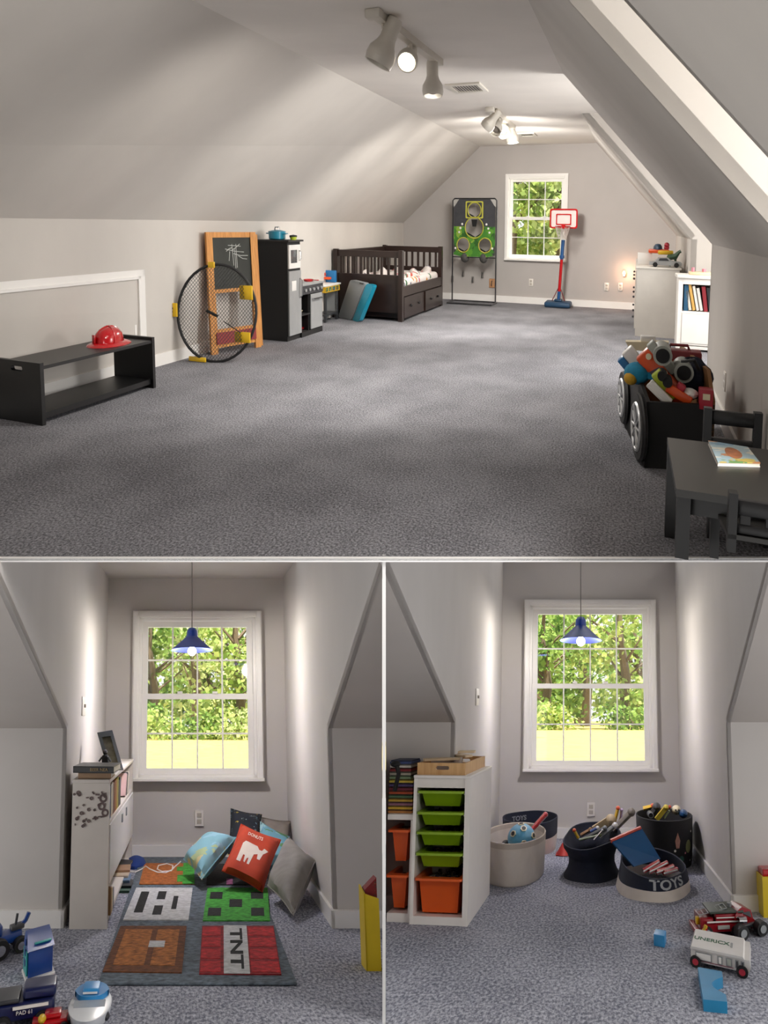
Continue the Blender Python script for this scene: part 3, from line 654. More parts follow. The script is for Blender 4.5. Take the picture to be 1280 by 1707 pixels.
# ---- toy workbench / grill behind the kitchen
q = A.fl(563, 532)
t = Thing(A, 'toy_workbench', 'small blue and grey toy workbench between kitchen and bed', 'toy bench', (q.x, q.y, 0))
for x in (-.44, -.03):
    for y in (-.30, -.02): t.part('leg', MB().box(x, x+.03, y, y+.03, 0, .36), darkg)
t.part('top', MB().box(-.47, .03, -.36, .04, .43, .452, .006), whitep)
ap = t.part('apron', MB().box(-.45, .02, -.34, .02, .36, .43), yellow)
m = MB()
for i in range(4): m.box(.021, .026, -.33+i*.085, -.27+i*.085, .372, .42)
t.part('sticker', m, spots('bench_stickers', '#2a6a3a', ['#c23b2a', '#2a58a8', '#e0c42a', '#333333'], 30, .5), parent=ap)
m = MB().box(-.42, -.02, -.02, .02, .452, .60, .01); t.part('tool_board', m, blue)
t.part('tool_rack', MB().box(-.32, -.08, -.06, -.02, .49, .52, .005).cyl((-.2, -.05, .55), (-.2, -.02, .55), .035), orange)
t.part('back_panel', MB().box(-.43, .0, -.02, .0, .06, .36), greyp)
t.part('shelf', MB().box(-.44, .01, -.33, .0, .08, .10), darkg)

# ---- bed
bn, bf = A.fl(670, 537), A.fl(742, 510); bl_ = A.dp(556, 520, bn.y).x
W_, L_ = bn.x-bl_, 1.58; H_ = .86
t = Thing(A, 'daybed', 'dark espresso wood daybed with slatted ends and two drawers', 'bed', bn)
for y in (0, L_-.06):
    for x in (-W_, -.06): t.part('post', MB().box(x, x+.06, y, y+.06, 0, H_), darkwood)
    eb = t.part('headboard' if y else 'footboard', MB().box(-W_+.05, -.05, y+.01, y+.05, H_-.09, H_-.01).box(-W_+.05, -.05, y+.015, y+.045, .10, .52).box(-W_+.05, -.05, y+.01, y+.05, .52, .56), darkwood)
    n = 9
    for i in range(n):
        x = -W_+.06+(W_-.12)*(i+.5)/n; t.part('slat', MB().box(x-.016, x+.016, y+.02, y+.04, .55, H_-.08), darkwood, parent=eb)
t.part('side_rail', MB().box(-.045, -.005, .06, L_-.06, .30, .42), darkwood)
t.part('back_rail', MB().box(-W_+.005, -W_+.045, .06, L_-.06, .10, .40).box(-W_+.005, -W_+.045, .06, L_-.06, H_-.09, H_-.02), darkwood)
for i in range(12):
    y = .12+(L_-.24)*i/11; t.part('slat', MB().box(-W_+.012, -W_+.032, y-.015, y+.015, .40, H_-.08), darkwood)
for i in range(2):
    y0 = .075+i*(L_-.14)/2; y1 = y0+(L_-.14)/2-.015
    dw = t.part('drawer', MB().box(-W_*.8, .0 if i == 0 else .02, y0, y1, .03, .29), darkwood)
    for yy in (.3, .7): t.part('knob', MB().ball((.012 if i == 0 else .032, y0+(y1-y0)*yy, .17), .016, nu=8, nv=6), blackm, parent=dw)
prt = spots('bedding_print', '#e4dedb', ['#b83a52', '#3f6a4a', '#c98a3a', '#e4dedb', '#4a4f6a', '#c45a4a'], 7.0, .36)
ml = Vector((bn.x, bn.y, 0))
solo(A, 'mattress', 'mattress under printed white bedding on the dark daybed', 'mattress', ml+Vector((-W_/2, L_/2, .30)), MB().box(-W_/2+.06, W_/2-.05, -L_/2+.06, L_/2-.06, .05, .20, .05, 3), prt)
m = MB()
def duv(u, v):
    x = -W_*.62+W_*.70*u; y = -.06+ (L_*.80)*v
    z = .215+.05*math.sin(u*7+v*9)*math.sin(v*8)+.03*math.sin(u*19+v*13)
    if u > .84: z -= (u-.84)/.16*.22; x = -W_*.62+W_*.70*.84+ .03*(u-.84)/.16+.02*math.sin(v*17)
    return (x+W_*.42-.02*0, y-.30, z)
m.surf(duv, 26, 30)
solo(A, 'rumpled_quilt', 'rumpled white quilt with colourful print hanging over the daybed edge', 'quilt', ml+Vector((-W_/2, L_/2-.28, .30)), m, prt)
# ---- suitcase leaning on the bed end
bl, br = A.fl(572, 527), A.fl(606, 535); bb = bn.y-.06
tl, tr = A.dp(589, 466, bb), A.dp(627, 475, bb)
Qs = Quad(bl+Vector((0, -.06, 0)), br+Vector((0, -.06, 0)), tl, tr)
t = Thing(A, 'storage_case', 'grey and turquoise plastic case leaning against the daybed', 'case', bl)
def softquad(Q_, u0, u1, n0, n1): return Q_.plate(MB(), rrect(u0, u1, 0, 1, .07), n0, n1)
t.part('shell', softquad(Qs, 0, .66, -.02, .05), greyp, ab=True); t.part('shell', softquad(Qs, .70, 1.0, -.02, .045), teal, ab=True, label='turquoise half of the case')
t.part('seam', Qs.box(MB(), .62, .74, .02, .98, -.015, .035), mat('light_grey_plastic', '#a9adaf', .45, .04), ab=True)
t.part('latch', Qs.box(MB(), .0, .05, .4, .5, .045, .055).box(0, 0, 0, 0, 0, 0, 0) if False else Qs.box(MB(), .45, .6, .96, .985, .05, .058), darkg, ab=True)

# ---- football toss target
pl, pr = A.fl(754, 503), A.fl(827, 507); bt = (pl.y+pr.y)/2
c0, c1 = A.dp(755, 331, bt), A.dp(828, 331, bt)
xa, xb, zt_ = c0.x, c1.x, c0.z; zp = A.dp(790, 428, bt).z; zmid = A.dp(790, 429, bt).z
t = Thing(A, 'toss_target', 'tall ball toss game with green and black holed panel', 'toss game', ((xa+xb)/2, bt, 0))
hw = (xb-xa)/2
fr = mat('target_tube', '#2c2d30', .35, .05)
for s_ in (-1, 1): t.part('post', MB().tube([(s_*hw, 0, .02), (s_*hw, .0, zt_-.03), (s_*(hw-.03), 0, zt_)], .012, 7), fr)
t.part('top_bar', MB().tube([(-hw+.03, 0, zt_), (hw-.03, 0, zt_)], .011, 7), fr); t.part('cross_bar', MB().tube([(-hw, 0, zp-.01), (hw, 0, zp-.01)], .008, 6), fr)
t.part('foot', MB().tube([(-hw, .10, .015), (-hw, -.25, .015), (hw, -.25, .015), (hw, .10, .015)], .012, 7), fr); t.part('foot', MB().tube([(-hw, .10, .015), (hw, .10, .015)], .010, 7), fr)
ph = zt_-zp
def hz(f): return zp+ph*f
holes = [(0, .80, .125), (0, .49, .155), (-.175, .21, .125), (.175, .21, .125)]
sc = hw/.36
up = [(-hw+.11, zt_-.01), (-hw+.02, zt_-.13), (-hw+.02, hz(.52))]+[(-.15*sc*math.cos(PI*i/12), hz(.52)+.13*sc*math.sin(PI*i/12)) for i in range(13)]+[(hw-.02, hz(.52)), (hw-.02, zt_-.13), (hw-.11, zt_-.01)]
pn = t.part('panel', MB().plate(up, [circ(0, hz(.80), .11*sc, 20), ] , -.004, .004, 'xz'), mat('panel_charcoal', '#3b3c40', .8, .15, 8))
lo = [(-hw+.02, hz(.52)), (-hw+.02, hz(.03)), (-hw+.14, hz(0)), (hw-.14, hz(0)), (hw-.02, hz(.03)), (hw-.02, hz(.52)), (.15*sc, hz(.52))]+[(.15*sc*math.cos(a), hz(.52)-.15*sc*math.sin(a)) for a in [PI*i/12 for i in range(1, 12)]]+[(-.15*sc, hz(.52))]
t.part('panel', MB().plate(lo, [circ(-.18*sc, hz(.20), .105*sc, 18), circ(.18*sc, hz(.20), .105*sc, 18)], -.004, .004, 'xz'), spots('panel_green', '#3f7a2a', ['#2d5a22', '#7fa03a', '#3a3d3a', '#568f2c'], 9, .5), label='green printed lower half')
ringm = mat('ring_yellow_green', '#b9b64a', .5, .08)
for (x, f, r) in ((0, .80, .11), (0, .50, .15), (-.18, .20, .105), (.18, .20, .105)):
    t.part('hole_ring', MB().torus((x*sc, -.006, hz(f)), (0, 1, 0), r*sc, .010, 26, 6), ringm)
    t.part('net_pocket', MB().lathe([(r*sc, 0), (r*sc*.9, .10), (r*sc*.5, .16), (.001, .17)], 18) if False else MB().tube([(x*sc-r*sc*.85, .03, hz(f)-r*sc*.5), (x*sc, .07, hz(f)-r*sc*.95), (x*sc+r*sc*.85, .03, hz(f)-r*sc*.5)], .012, 5), blackm)
t.part('hole_frame', MB().plate(rrect(-.145*sc, .145*sc, hz(.66), hz(.955), .02), [rrect(-.125*sc, .125*sc, hz(.68), hz(.935), .02)], -.010, -.004, 'xz'), ringm)
for i, (x, f) in enumerate(((-.2, .56), (-.23, .49), (-.25, .42), (.2, .56), (.23, .49), (.25, .42), (-.31, .14), (.30, .15))): t.part('print_dot', MB().ball((x*sc, -.006, hz(f)), .018, .004, .018, 10, 6), whitep)
t.part('corner_tab', MB().plate([(-hw, zt_), (-hw+.10, zt_), (-hw+.06, zt_-.09), (-hw, zt_-.13)], [], -.003, .003, 'xz'), mat('tab_grey', '#a9a7a3', .7, .05)); t.part('corner_tab', MB().plate([(hw, zt_), (hw-.10, zt_), (hw-.06, zt_-.09), (hw, zt_-.13)], [], -.003, .003, 'xz'), MATS['tab_grey'])
for x in (-.16, .15): t.part('ball_pouch', MB().ball((x*sc, .03, zp-.01), .075, .05, .085, 14, 8), mat('mesh_pouch', '#4b4a48', .9, .2, 40))
t.part('banner', MB().plate([(-.06, hz(.98)), (.06, hz(.98)), (.045, hz(.46)+.13), (0, hz(.46)+.06), (-.045, hz(.46)+.13)] if False else [(-.05*sc, hz(.645)), (.05*sc, hz(.645)), (.03*sc, hz(.52)), (-.03*sc, hz(.52))], [], -.003, .003, 'xz'), blackm)
for i, (x, y) in enumerate(((754, 465), (772, 456), (788, 466), (804, 458), (820, 471))):
    p = A.dp(x, y, BE-.004); lbs = ['leftmost', 'second', 'middle', 'fourth', 'rightmost']
    tt = Thing(A, 'wall_hook', 'small dark hook on the far wall behind the toss target, %s of five' % lbs[i], 'hook', (p.x, p.y, p.z-.05), group='hooks on the far wall')
    tt.part('plate', MB().box(-.022, .022, -.006, .004, 0, .10, .004) if i < 4 else MB().box(-.05, .05, -.006, .004, -.03, .11, .004), mat('hook_grey', '#7a7672', .6, .05) if i < 4 else mat('hook_orange', '#b98a62', .6, .05))
    tt.part('hook', MB().tube([(0, -.006, .08), (0, -.03, .05), (0, -.035, .02), (0, -.02, .005)], .007, 6), darkg)

# ---- basketball hoop
q = A.fl(930, 512)
t = Thing(A, 'basketball_hoop', 'childrens basketball hoop on blue and red pole before the window', 'hoop', q)
t.part('base', MB().box(-.21, .21, -.12, .14, 0, .085, .03, 3).box(-.06, .06, -.05, .05, .085, .12, .012), mat('base_blue', '#1f3f5c', .5, .08))
lean = A.dp(940, 385, q.y).x-q.x; zb_ = A.dp(940, 365, q.y).z
def pp(z): return (lean*z/1.15, 0, z)
z1_, z2_ = A.dp(934, 472, q.y).z, A.dp(935, 430, q.y).z
t.part('pole', MB().cyl(pp(.1), pp(z1_-.12), .028), mat('pole_blue', '#16508a', .35, .05)); t.part('pole', MB().cyl(pp(z1_-.12), pp(z2_), .026), redp, label='red middle length of the pole')
t.part('pole', MB().cyl(pp(z2_-.02), pp(z2_+.26), .030), MATS['pole_blue']); t.part('pole', MB().cyl(pp(z2_+.26), pp(zb_-.05), .018), whitep, label='thin white upper pole')
t.part('clamp', MB().cyl(pp(z2_), pp(z2_+.04), .042), MATS['pole_blue'])
t.part('brace', MB().tube([(-.10, .02, .09), pp(.32)], .007, 5).tube([(.10, .02, .09), pp(.32)], .007, 5), darkred)
bx0, bx1 = A.dp(917, 365, q.y).x-q.x, A.dp(963, 365, q.y).x-q.x; bz0, bz1 = A.dp(940, 381, q.y).z, A.dp(940, 348, q.y).z
bb_ = t.part('backboard', MB().plate(rrect(bx0+.01, bx1-.01, bz0+.01, bz1-.01, .03), [], -.035, -.02, 'xz'), mat('clear_board', '#e3d9d6', .2, .03))
bm_ = (bx0+bx1)/2
t.part('border', MB().plate(rrect(bx0, bx1, bz0, bz1, .035), [rrect(bx0+.022, bx1-.022, bz0+.022, bz1-.022, .025)], -.042, -.015, 'xz'), redp, parent=bb_)
t.part('target_square', MB().plate(rrect(bm_-.12, bm_+.12, bz0+.05, bz0+.21, .012), [rrect(bm_-.103, bm_+.103, bz0+.067, bz0+.193, .01)], -.042, -.034, 'xz'), redp, parent=bb_)
t.part('rim', MB().torus((bm_, -.14, bz0+.03), (0, 0, 1), .115, .008, 24, 6).box(bm_-.03, bm_+.03, -.06, -.03, bz0-.0, bz0+.06), redp)
m = MB()
for i in range(12):
    a = 2*PI*i/12
    for d in (-1, 1): m.tube([(bm_+.112*math.cos(a), -.14+.112*math.sin(a), bz0+.025), (bm_+.085*math.cos(a+d*.26), -.14+.085*math.sin(a+d*.26), bz0-.07), (bm_+.06*math.cos(a), -.14+.06*math.sin(a), bz0-.15)], .003, 3)
t.part('net', m, whitep)

# ---- outlets
def outlet(R_, p, label, switch=False, side='b', w=.07, h=.115):
    t = Thing(R_, 'light_switch' if switch else 'outlet', label, 'switch' if switch else 'outlet', (p.x, p.y, p.z-h/2), group='wall plates')
    X = Matrix.Identity(4) if side == 'b' else R('Z', 90 if side == 'l' else -90)
    m = MB(); m.X = X; m.box(-w/2, w/2, -.006, .004, 0, h, .003); t.part('plate', m, mat('wall_plate', '#e3dfd8', .4, .02))
    m = MB(); m.X = X
    if switch: m.box(-.006, .006, -.018, -.004, h*.42, h*.6, .002)
    else: m.box(-.018, .018, -.008, -.004, h*.56, h*.84, .004).box(-.018, .018, -.008, -.004, h*.16, h*.44, .004)
    t.part('toggle' if switch else 'socket', m, mat('plate_detail', '#b9b2a8', .4, .02))
outlet(A, A.dp(885, 471, BE-.002), 'white outlet on the far wall below the window'); outlet(A, A.dp(1011, 478, BE-.002), 'white outlet right of the basketball hoop, left of a pair'); outlet(A, A.dp(1034, 478, BE-.002), 'white outlet right of the basketball hoop, right of a pair')
p = A.dp(1040, 455, BE-.03)
t = Thing(A, 'night_light', 'small glowing night light on the far wall beside the white cabinet', 'night light', p)
t.part('shade', MB().ball((0, 0, 0), .03, .02, .035, 10, 8), mat('warm_glow', '#ffb27a', .5, 0, emit=2.5)); t.part('plug', MB().box(-.018, .018, 0, .034, -.05, -.02, .004), whitep)
light_point('night_glow', A, p+Vector((0, -.06, 0)), 3.0, .05, (1.0, .55, .32))
outlet(A, A.wx(1208, 635, aR-.002), 'white outlet low on the right knee wall', side='r')

# ---- white cabinet
cab = mat('white_cabinet', '#d9d5cd', .5, .03)
q = A.fl(1058, 560); x1 = A.dp(1134, 500, q.y).x-q.x; zt_ = A.dp(1095, 446, q.y).z; Lc = 1.6
t = Thing(A, 'white_cabinet', 'tall white cabinet standing along the right knee wall', 'cabinet', q)
t.part('body', MB().box(0, x1-.02, 0, Lc, 0, zt_-.02), cab); t.part('top', MB().box(-.015, x1, -.01, Lc+.01, zt_-.02, zt_, .004), cab)
for i in range(3):
    y0 = .02+i*(Lc-.04)/3; d_ = t.part('door', MB().box(-.014, 0, y0, y0+(Lc-.04)/3-.01, .08, zt_-.04), cab)
    for zz in (.2, .42, .62): t.part('knob', MB().ball((-.03, y0+.06, zz), .014, nu=8, nv=6), darkg, parent=d_)
cq = q
def on_cab(x, y, dy): return A.dp(x, y, cq.y+dy)
p = on_cab(1069, 445, .5); solo(A, 'white_box', 'small white box on top of the white cabinet', 'box', (p.x, p.y, zt_), MB().box(-.05, .12, -.06, .06, 0, .135, .004), whitep)
p = on_cab(1098, 446, .40)
t = Thing(A, 'toy_tray', 'orange and yellow plastic toy tray on the white box', 'toy', (p.x, p.y, zt_+.137))
t.part('tray', MB().box(-.13, .12, -.06, .05, 0, .045, .015), orange); t.part('rim', MB().box(-.02, .16, -.09, -.05, -.012, .035, .012), yellow)
p = on_cab(1098, 446, .40); z_ = zt_+.184
solo(A, 'toy_helmet', 'small dark blue toy helmet atop the pile on the white cabinet', 'toy', (p.x-.02, p.y, z_), MB().lathe([(.001, .06), (.03, .055), (.05, .03), (.055, 0), (.06, -.004), (.048, -.002), (.001, -.001)], 16), mat('dark_blue', '#22405c', .4, .05))
solo(A, 'toy_figure', 'red and white toy figure atop the pile on the white cabinet', 'toy', (p.x+.085, p.y, z_), MB().ball((0, 0, .045), .032, nu=10, nv=8).box(-.03, .03, -.02, .02, 0, .03, .008), mat('toy_red', '#b0283a', .4, .05))
p = on_cab(1109, 446, .12)
t = Thing(A, 'toy_car', 'silver toy car on the near edge of the white cabinet', 'toy car', (p.x, p.y, zt_))
t.part('body', MB().plate([(-.19, .02), (-.185, .055), (-.12, .068), (-.09, .10), (.02, .105), (.07, .07), (.17, .06), (.185, .045), (.18, .02)], [], -.05, .05, 'xz'), silver)
t.part('windows', MB().plate([(-.085, .07), (-.07, .095), (.01, .098), (.04, .07)], [], -.052, .052, 'xz'), darkg)
for x in (-.12, .12):
    for y in (-.05, .05): t.part('wheel', MB().cyl((x, y-.014, .027), (x, y+.014, .027), .027), blackm)
p = on_cab(1128, 446, .3)
solo(A, 'toy_dinosaur', 'dark green toy dinosaur behind the silver toy car', 'toy', (p.x-.05, p.y, zt_), MB().tube([(-.10, 0, .03), (-.04, 0, .10), (.03, 0, .11), (.07, 0, .16), (.09, 0, .17)], [.01, .035, .035, .018, .02], 8).cyl((-.03, 0, .08), (-.03, 0, 0), .014).cyl((.03, 0, .08), (.03, 0, 0), .014), mat('dino_green', '#33523a', .5, .1))

# ---- white bookcase in the dormer
bq = 6.12; x0, x1 = A.dp(1130, 500, bq).x, A.dp(1130, 500, bq).x+.62
zt_ = A.dp(1150, 459, bq).z; zs = A.dp(1150, 519, bq).z; zo = A.dp(1150, 474, bq).z; zl = A.dp(1150, 572, bq).z
bkm = mat('white_bookcase', '#efece6', .4, .02)
t = Thing(A, 'bookcase', 'white bookcase with a row of books beside the right knee wall', 'bookcase', (x0, bq, 0))
w_ = x1-x0; dpt = .27
t.part('side_panel', MB().box(0, .045, 0, dpt, 0, zt_-.03), bkm); t.part('side_panel', MB().box(w_-.045, w_, 0, dpt, 0, zt_-.03), bkm)
t.part('top', MB().box(-.02, w_+.02, -.02, dpt, zt_-.03, zt_, .006), bkm); t.part('cornice', MB().box(.04, w_-.04, 0, .02, zo, zt_-.03), bkm)
t.part('back_panel', MB().box(.04, w_-.04, dpt-.02, dpt, 0, zt_-.03), bkm)
t.part('shelf', MB().box(.04, w_-.04, 0, dpt-.02, zs-.02, zs), bkm); t.part('shelf', MB().box(.04, w_-.04, 0, dpt-.02, zl-.02, zl), bkm); t.part('shelf', MB().box(.04, w_-.04, 0, dpt-.02, 0.02, .05), bkm)
t.part('flap_door', MB().box(.046, w_-.046, -.004, .012, zl, zs-.022), bkm)
def book(R_, loc, th, h, d, tilt, m_, label, group, flat=False, rot=0):
    """a book standing with its spine to -y; tilt leans it over"""
    t = Thing(R_, 'book', label, 'book', loc, rot=rot, group=group)
    X = R('Y', tilt) if not flat else Matrix.Identity(4)
    if flat:
        t.part('cover', MB().box(0, th, 0, d, 0, .006).box(0, th, 0, d, h-.006, h).box(0, th, 0, .006, 0, h), m_); t.part('pages', MB().box(.004, th-.006, .004, d-.006, .006, h-.006), paper)
        return t
    m = MB(); m.X = X; m.box(0, .004, 0, d, 0, h).box(th-.004, th, 0, d, 0, h).box(0, th, 0, .005, 0, h); t.part('cover', m, m_)
    m = MB(); m.X = X; m.box(.004, th-.004, .005, d-.006, .004, h-.006); t.part('pages', m, paper); return t
bcs = [('#22506e', 'dark blue', .045), ('#d9d2c4', 'white', .03), ('#cfa45a', 'tan', .03), ('#e4dfd5', 'pale', .028), ('#d6d2cc', 'light grey', .03), ('#8a2a33', 'red', .04), ('#2d3034', 'charcoal', .035), ('#39424a', 'slate', .03), ('#e8e4dc', 'cream', .03), ('#b5552c', 'rust', .035), ('#2b2b30', 'black', .03)]
xx = x0+.06
for i, (hx, cn, th) in enumerate(bcs):
    tl_ = (0, 12, 12, 12, 12, -8, -8, -6, 5, 0, 0)[i]; hh = (.25, .19, .26, .24, .22, .24, .23, .22, .23, .20, .19)[i]
    z_ = zs+.001+(th*math.sin(math.radians(abs(tl_))) if tl_ > 0 else 0)
    book(A, (xx+(hh*.08 if tl_ < 0 else 0)*0, bq+.02, z_), th, hh, .17, -abs(tl_), mat('cover_'+hx[1:], hx, .5, .05), '%s book in the white attic bookcase, number %d in from its left side' % (cn, i+1) if False else '%s book on the shelf of the white attic bookcase' % cn, 'books in the white attic bookcase')
    xx += th+.008
p = A.dp(1168, 458, bq+.1)
t = Thing(A, 'wooden_toy', 'pale wooden toy lying on top of the white bookcase', 'toy', (p.x, bq+.1, zt_))
t.part('block', MB().box(-.12, .10, -.05, .05, 0, .03, .006), mat('pale_wood', '#d9c3a0', .6, .1)); t.part('peg', MB().cyl((-.08, 0, .03), (-.08, 0, .07), .016).cyl((.03, 0, .03), (.03, 0, .06), .02), pinkm)
solo(A, 'storage_bin', 'dark patterned bin at the bottom of the white bookcase', 'bin', (x0+.06, bq+.02, .05), MB().box(0, w_-.12, 0, .2, 0, zl-.09, .01), spots('bin_print', '#33363c', ['#a03a2a', '#6a7a90', '#33363c', '#b9a05a'], 14, .4))

# ---- car shaped toy box
q = A.fl(1074, 780); zb_ = .335
_a, _b = A.fl(1079, 670, zb_), A.fl(1046, 620, zb_)
TBR = math.degrees(math.atan2(-(_b.x-_a.x), _b.y-_a.y))
wb, lb = .36, .70
t = Thing(A, 'toy_box', 'black car shaped toy box with big wheels full of toys', 'toy box', q, rot=TBR)
t.part('front_panel', MB().box(0, wb, 0, .02, 0, zb_), blackm)
t.part('back_panel', MB().box(0, wb, lb-.02, lb, 0, zb_+.08), mat('box_wood', '#8a5f35', .6, .1))
t.part('bottom', MB().box(.0, wb, .02, lb-.02, .01, .03), blackm)
t.part('side_panel', MB().plate([(0, 0), (lb, 0), (lb, zb_+.12), (lb*.6, zb_+.10), (0, zb_)], [], 0, .02, 'yz'), blackm)
t.part('side_panel', MB().plate([(0, 0), (lb, 0), (lb, zb_+.10), (lb*.9, zb_+.16), (.10, zb_+.15), (.0, zb_+.02)], [], wb-.02, wb, 'yz'), MATS['box_wood'], label='inner wooden side of the toy box')
tyre = mat('tyre_black', '#1d1d1f', .7, .1); rimm = mat('wheel_silver', '#b9bbbd', .3, .05, metal=.4)
for cy, rz, zc_ in ((.10, .165, .175), (.60, .15, .18)):
    wh = t.part('wheel', MB().cyl((-.03, cy, zc_), (.0, cy, zc_), rz, n=32), tyre)
    m = MB().torus((-.032, cy, zc_), (1, 0, 0), rz*.70, .010, 28, 6).cyl((-.036, cy, zc_), (-.03, cy, zc_), rz*.16, n=14)
    for i in range(10):
        a = 2*PI*i/10; b_ = a+.16
        m.tube([(-.034, cy+rz*.14*math.cos(a), zc_+rz*.14*math.sin(a)), (-.034, cy+rz*.68*math.cos(a-.1), zc_+rz*.68*math.sin(a-.1))], .007, 5)
    t.part('rim', m, rimm, parent=wh)
    t.part('tread_edge', MB().torus((-.015, cy, zc_), (1, 0, 0), rz*.93, .018, 28, 6), tyre, parent=wh)
def inbox(x, y, dy): return A.dp(x, y, q.y+dy)
def longbox(nm, lb_, cat_, pA, pB, dy, w2, d2, parts, dy2=None):
    """a slab shaped toy lying between two seen end points; w2 across, d2 thick"""
    a_, b_ = inbox(pA[0], pA[1], dy), inbox(pB[0], pB[1], dy if dy2 is None else dy2)
    ax = (b_-a_); Ln = ax.length; ax.normalize(); nrm = Vector((ax.z, 0, -ax.x)).normalized(); th = nrm.cross(ax)
    X = Matrix(((ax.x, nrm.x, th.x, 0), (ax.y, nrm.y, th.y, 0), (ax.z, nrm.z, th.z, 0), (0, 0, 0, 1)))
    t = Thing(A, nm, lb_, cat_, a_)
    return t, X, Ln
t2, X, Ln = longbox('toy_launcher', 'orange and grey toy launcher with two black barrels in the toy box', 'toy', (1078, 580), (1150, 662), .22, .1, .06, None)
m = MB(); m.X = X; m.box(0, Ln, -.01, .085, -.03, .03, .01); t2.part('body', m, orange)
m = MB(); m.X = X; m.box(-.01, Ln*.55, -.055, -.005, -.03, .035, .008); t2.part('frame', m, mat('toy_grey', '#a6aaa2', .5, .06))
for f, dn in ((.22, -.045), (.62, -.07)):
    m = MB(); m.X = X; m.cyl((Ln*f, dn, .0), (Ln*f, dn, .075), .052, n=20); br_ = t2.part('barrel', m, MATS['toy_grey'])
    m = MB(); m.X = X; m.cyl((Ln*f, dn, .074), (Ln*f, dn, .079), .038, n=20); t2.part('opening', m, blackm, parent=br_)
    m = MB(); m.X = X; m.cyl((Ln*f, dn, -.079), (Ln*f, dn, -.0), .052, n=20); t2.part('barrel_back', m, MATS['toy_grey'], parent=br_)
m = MB(); m.X = X; m.cyl((Ln*.45, .02, .028), (Ln*.45, .02, .045), .022).cyl((Ln*.1, .02, .028), (Ln*.1, .02, .04), .016); t2.part('button', m, cream)
m = MB(); m.X = X; m.cyl((Ln*.45, .02, -.045), (Ln*.45, .02, -.028), .022); t2.part('button', m, cream)
t2, X, Ln = longbox('toy_blaster', 'blue and white toy blaster at the left rim of the toy box', 'toy', (1038, 592), (1078, 640), .34, .1, .05, None)
m = MB(); m.X = X; m.box(0, Ln*.9, -.0, .045, -.03, .03, .008); t2.part('body', m, blue); m = MB(); m.X = X; m.box(-.01, Ln*.7, -.075, .0, -.03, .03, .008); t2.part('shell', m, whitep)
p = inbox(1062, 622, .22); t2 = Thing(A, 'plush_fish', 'blue and yellow plush toy hanging in the left of the toy box', 'plush toy', (p.x, p.y, p.z-.05))
t2.part('body', MB().ball((0, 0, .05), .075, .05, .06, 16, 10), mat('plush_blue', '#1f83a8', .9, .2, 20, bump=.3)); t2.part('belly', MB().ball((-.035, -.025, .025), .04, .035, .035, 12, 8), mat('plush_gold', '#c79a2a', .9, .1)); t2.part('fin', MB().plate([(.05, .06), (.12, .10), (.10, .03), (.06, .03)], [], -.03, -.01, 'xz'), MATS['plush_blue'])
p = inbox(1078, 578, .5); t2 = Thing(A, 'toy_boat', 'pale plastic toy boat at the back of the toy box', 'toy', (p.x, p.y, p.z-.02))
t2.part('hull', MB().plate([(-.10, .0), (.10, 0), (.13, .06), (-.13, .045)], [], -.03, .03, 'xz'), cream); t2.part('cabin', MB().box(-.04, .05, -.02, .02, .05, .085, .006), whitep)
p = inbox(1131, 600, .52); t2 = Thing(A, 'toy_case', 'dark red toy case at the back of the toy box', 'case', (p.x, p.y, p.z-.07))
t2.part('body', MB().box(-.15, .13, -.05, .05, -.02, .13, .012), darkred); t2.part('label_strip', MB().box(-.11, .02, -.054, -.05, .05, .075), brownp); t2.part('handle', MB().tube([(-.06, 0, .13), (-.05, 0, .155), (.05, 0, .155), (.06, 0, .13)], .009, 6), darkred)
p = inbox(1152, 632, .26); t2 = Thing(A, 'dark_bag', 'dark navy cloth bag heaped in the toy box', 'bag', (p.x, p.y, p.z-.10))
def lump(u, v, s=(.11, .075, .105), ph=0.0):
    a = 2*PI*u; c_ = -PI/2+PI*v; r = 1+.13*math.sin(3*a+ph)*math.cos(c_)+.08*math.sin(5*a+4*c_+ph)
    return (s[0]*r*math.cos(c_)*math.cos(a), s[1]*r*math.cos(c_)*math.sin(a), s[2]+s[2]*r*math.sin(c_))
t2.part('body', MB().surf(lump, 22, 12), navy); t2.part('handle', MB().tube([(-.05, -.08, .15), (-.06, -.10, .21), (0, -.11, .225), (.03, -.09, .17)], .010, 6), blackm)
t2, X, Ln = longbox('toy_loader', 'yellow toy loader with two black wheels in the toy box', 'toy', (1092, 620), (1126, 662), .10, .1, .05, None)
m = MB(); m.X = X; m.box(0, Ln, -.03, .03, -.02, .02, .008); t2.part('body', m, lime)
for f in (.2, .45):
    m = MB(); m.X = X; m.cyl((Ln*f, -.02, -.04), (Ln*f, -.02, .04), .026, n=14); t2.part('wheel', m, blackm)
t2, X, Ln = longbox('white_track', 'white ribbed plastic track piece sticking out of the toy box', 'toy', (1082, 638), (1116, 672), .06, .1, .05, None)
m = MB(); m.X = X; m.box(0, Ln, -.025, .025, -.01, .01, .004)
m.box(0, Ln, -.016, -.010, -.014, .014).box(0, Ln, .010, .016, -.014, .014); t2.part('track', m, whitep)
t2, X, Ln = longbox('toy_digger', 'small orange toy digger at the near rim of the toy box', 'toy', (1112, 642), (1152, 668), .09, .1, .05, None)
m = MB(); m.X = X; m.box(0, Ln, -.02, .03, -.025, .025, .008); t2.part('body', m, orange); m = MB(); m.X = X; m.box(Ln*.3, Ln*.6, -.05, -.015, -.02, .02, .006); t2.part('cab', m, MATS['toy_red'])
p = inbox(1148, 656, .10); solo(A, 'white_toy_shell', 'small white plastic toy piece beside the orange digger', 'toy', (p.x, p.y, p.z-.03), MB().ball((0, 0, .03), .05, .03, .028, 12, 8), whitep)
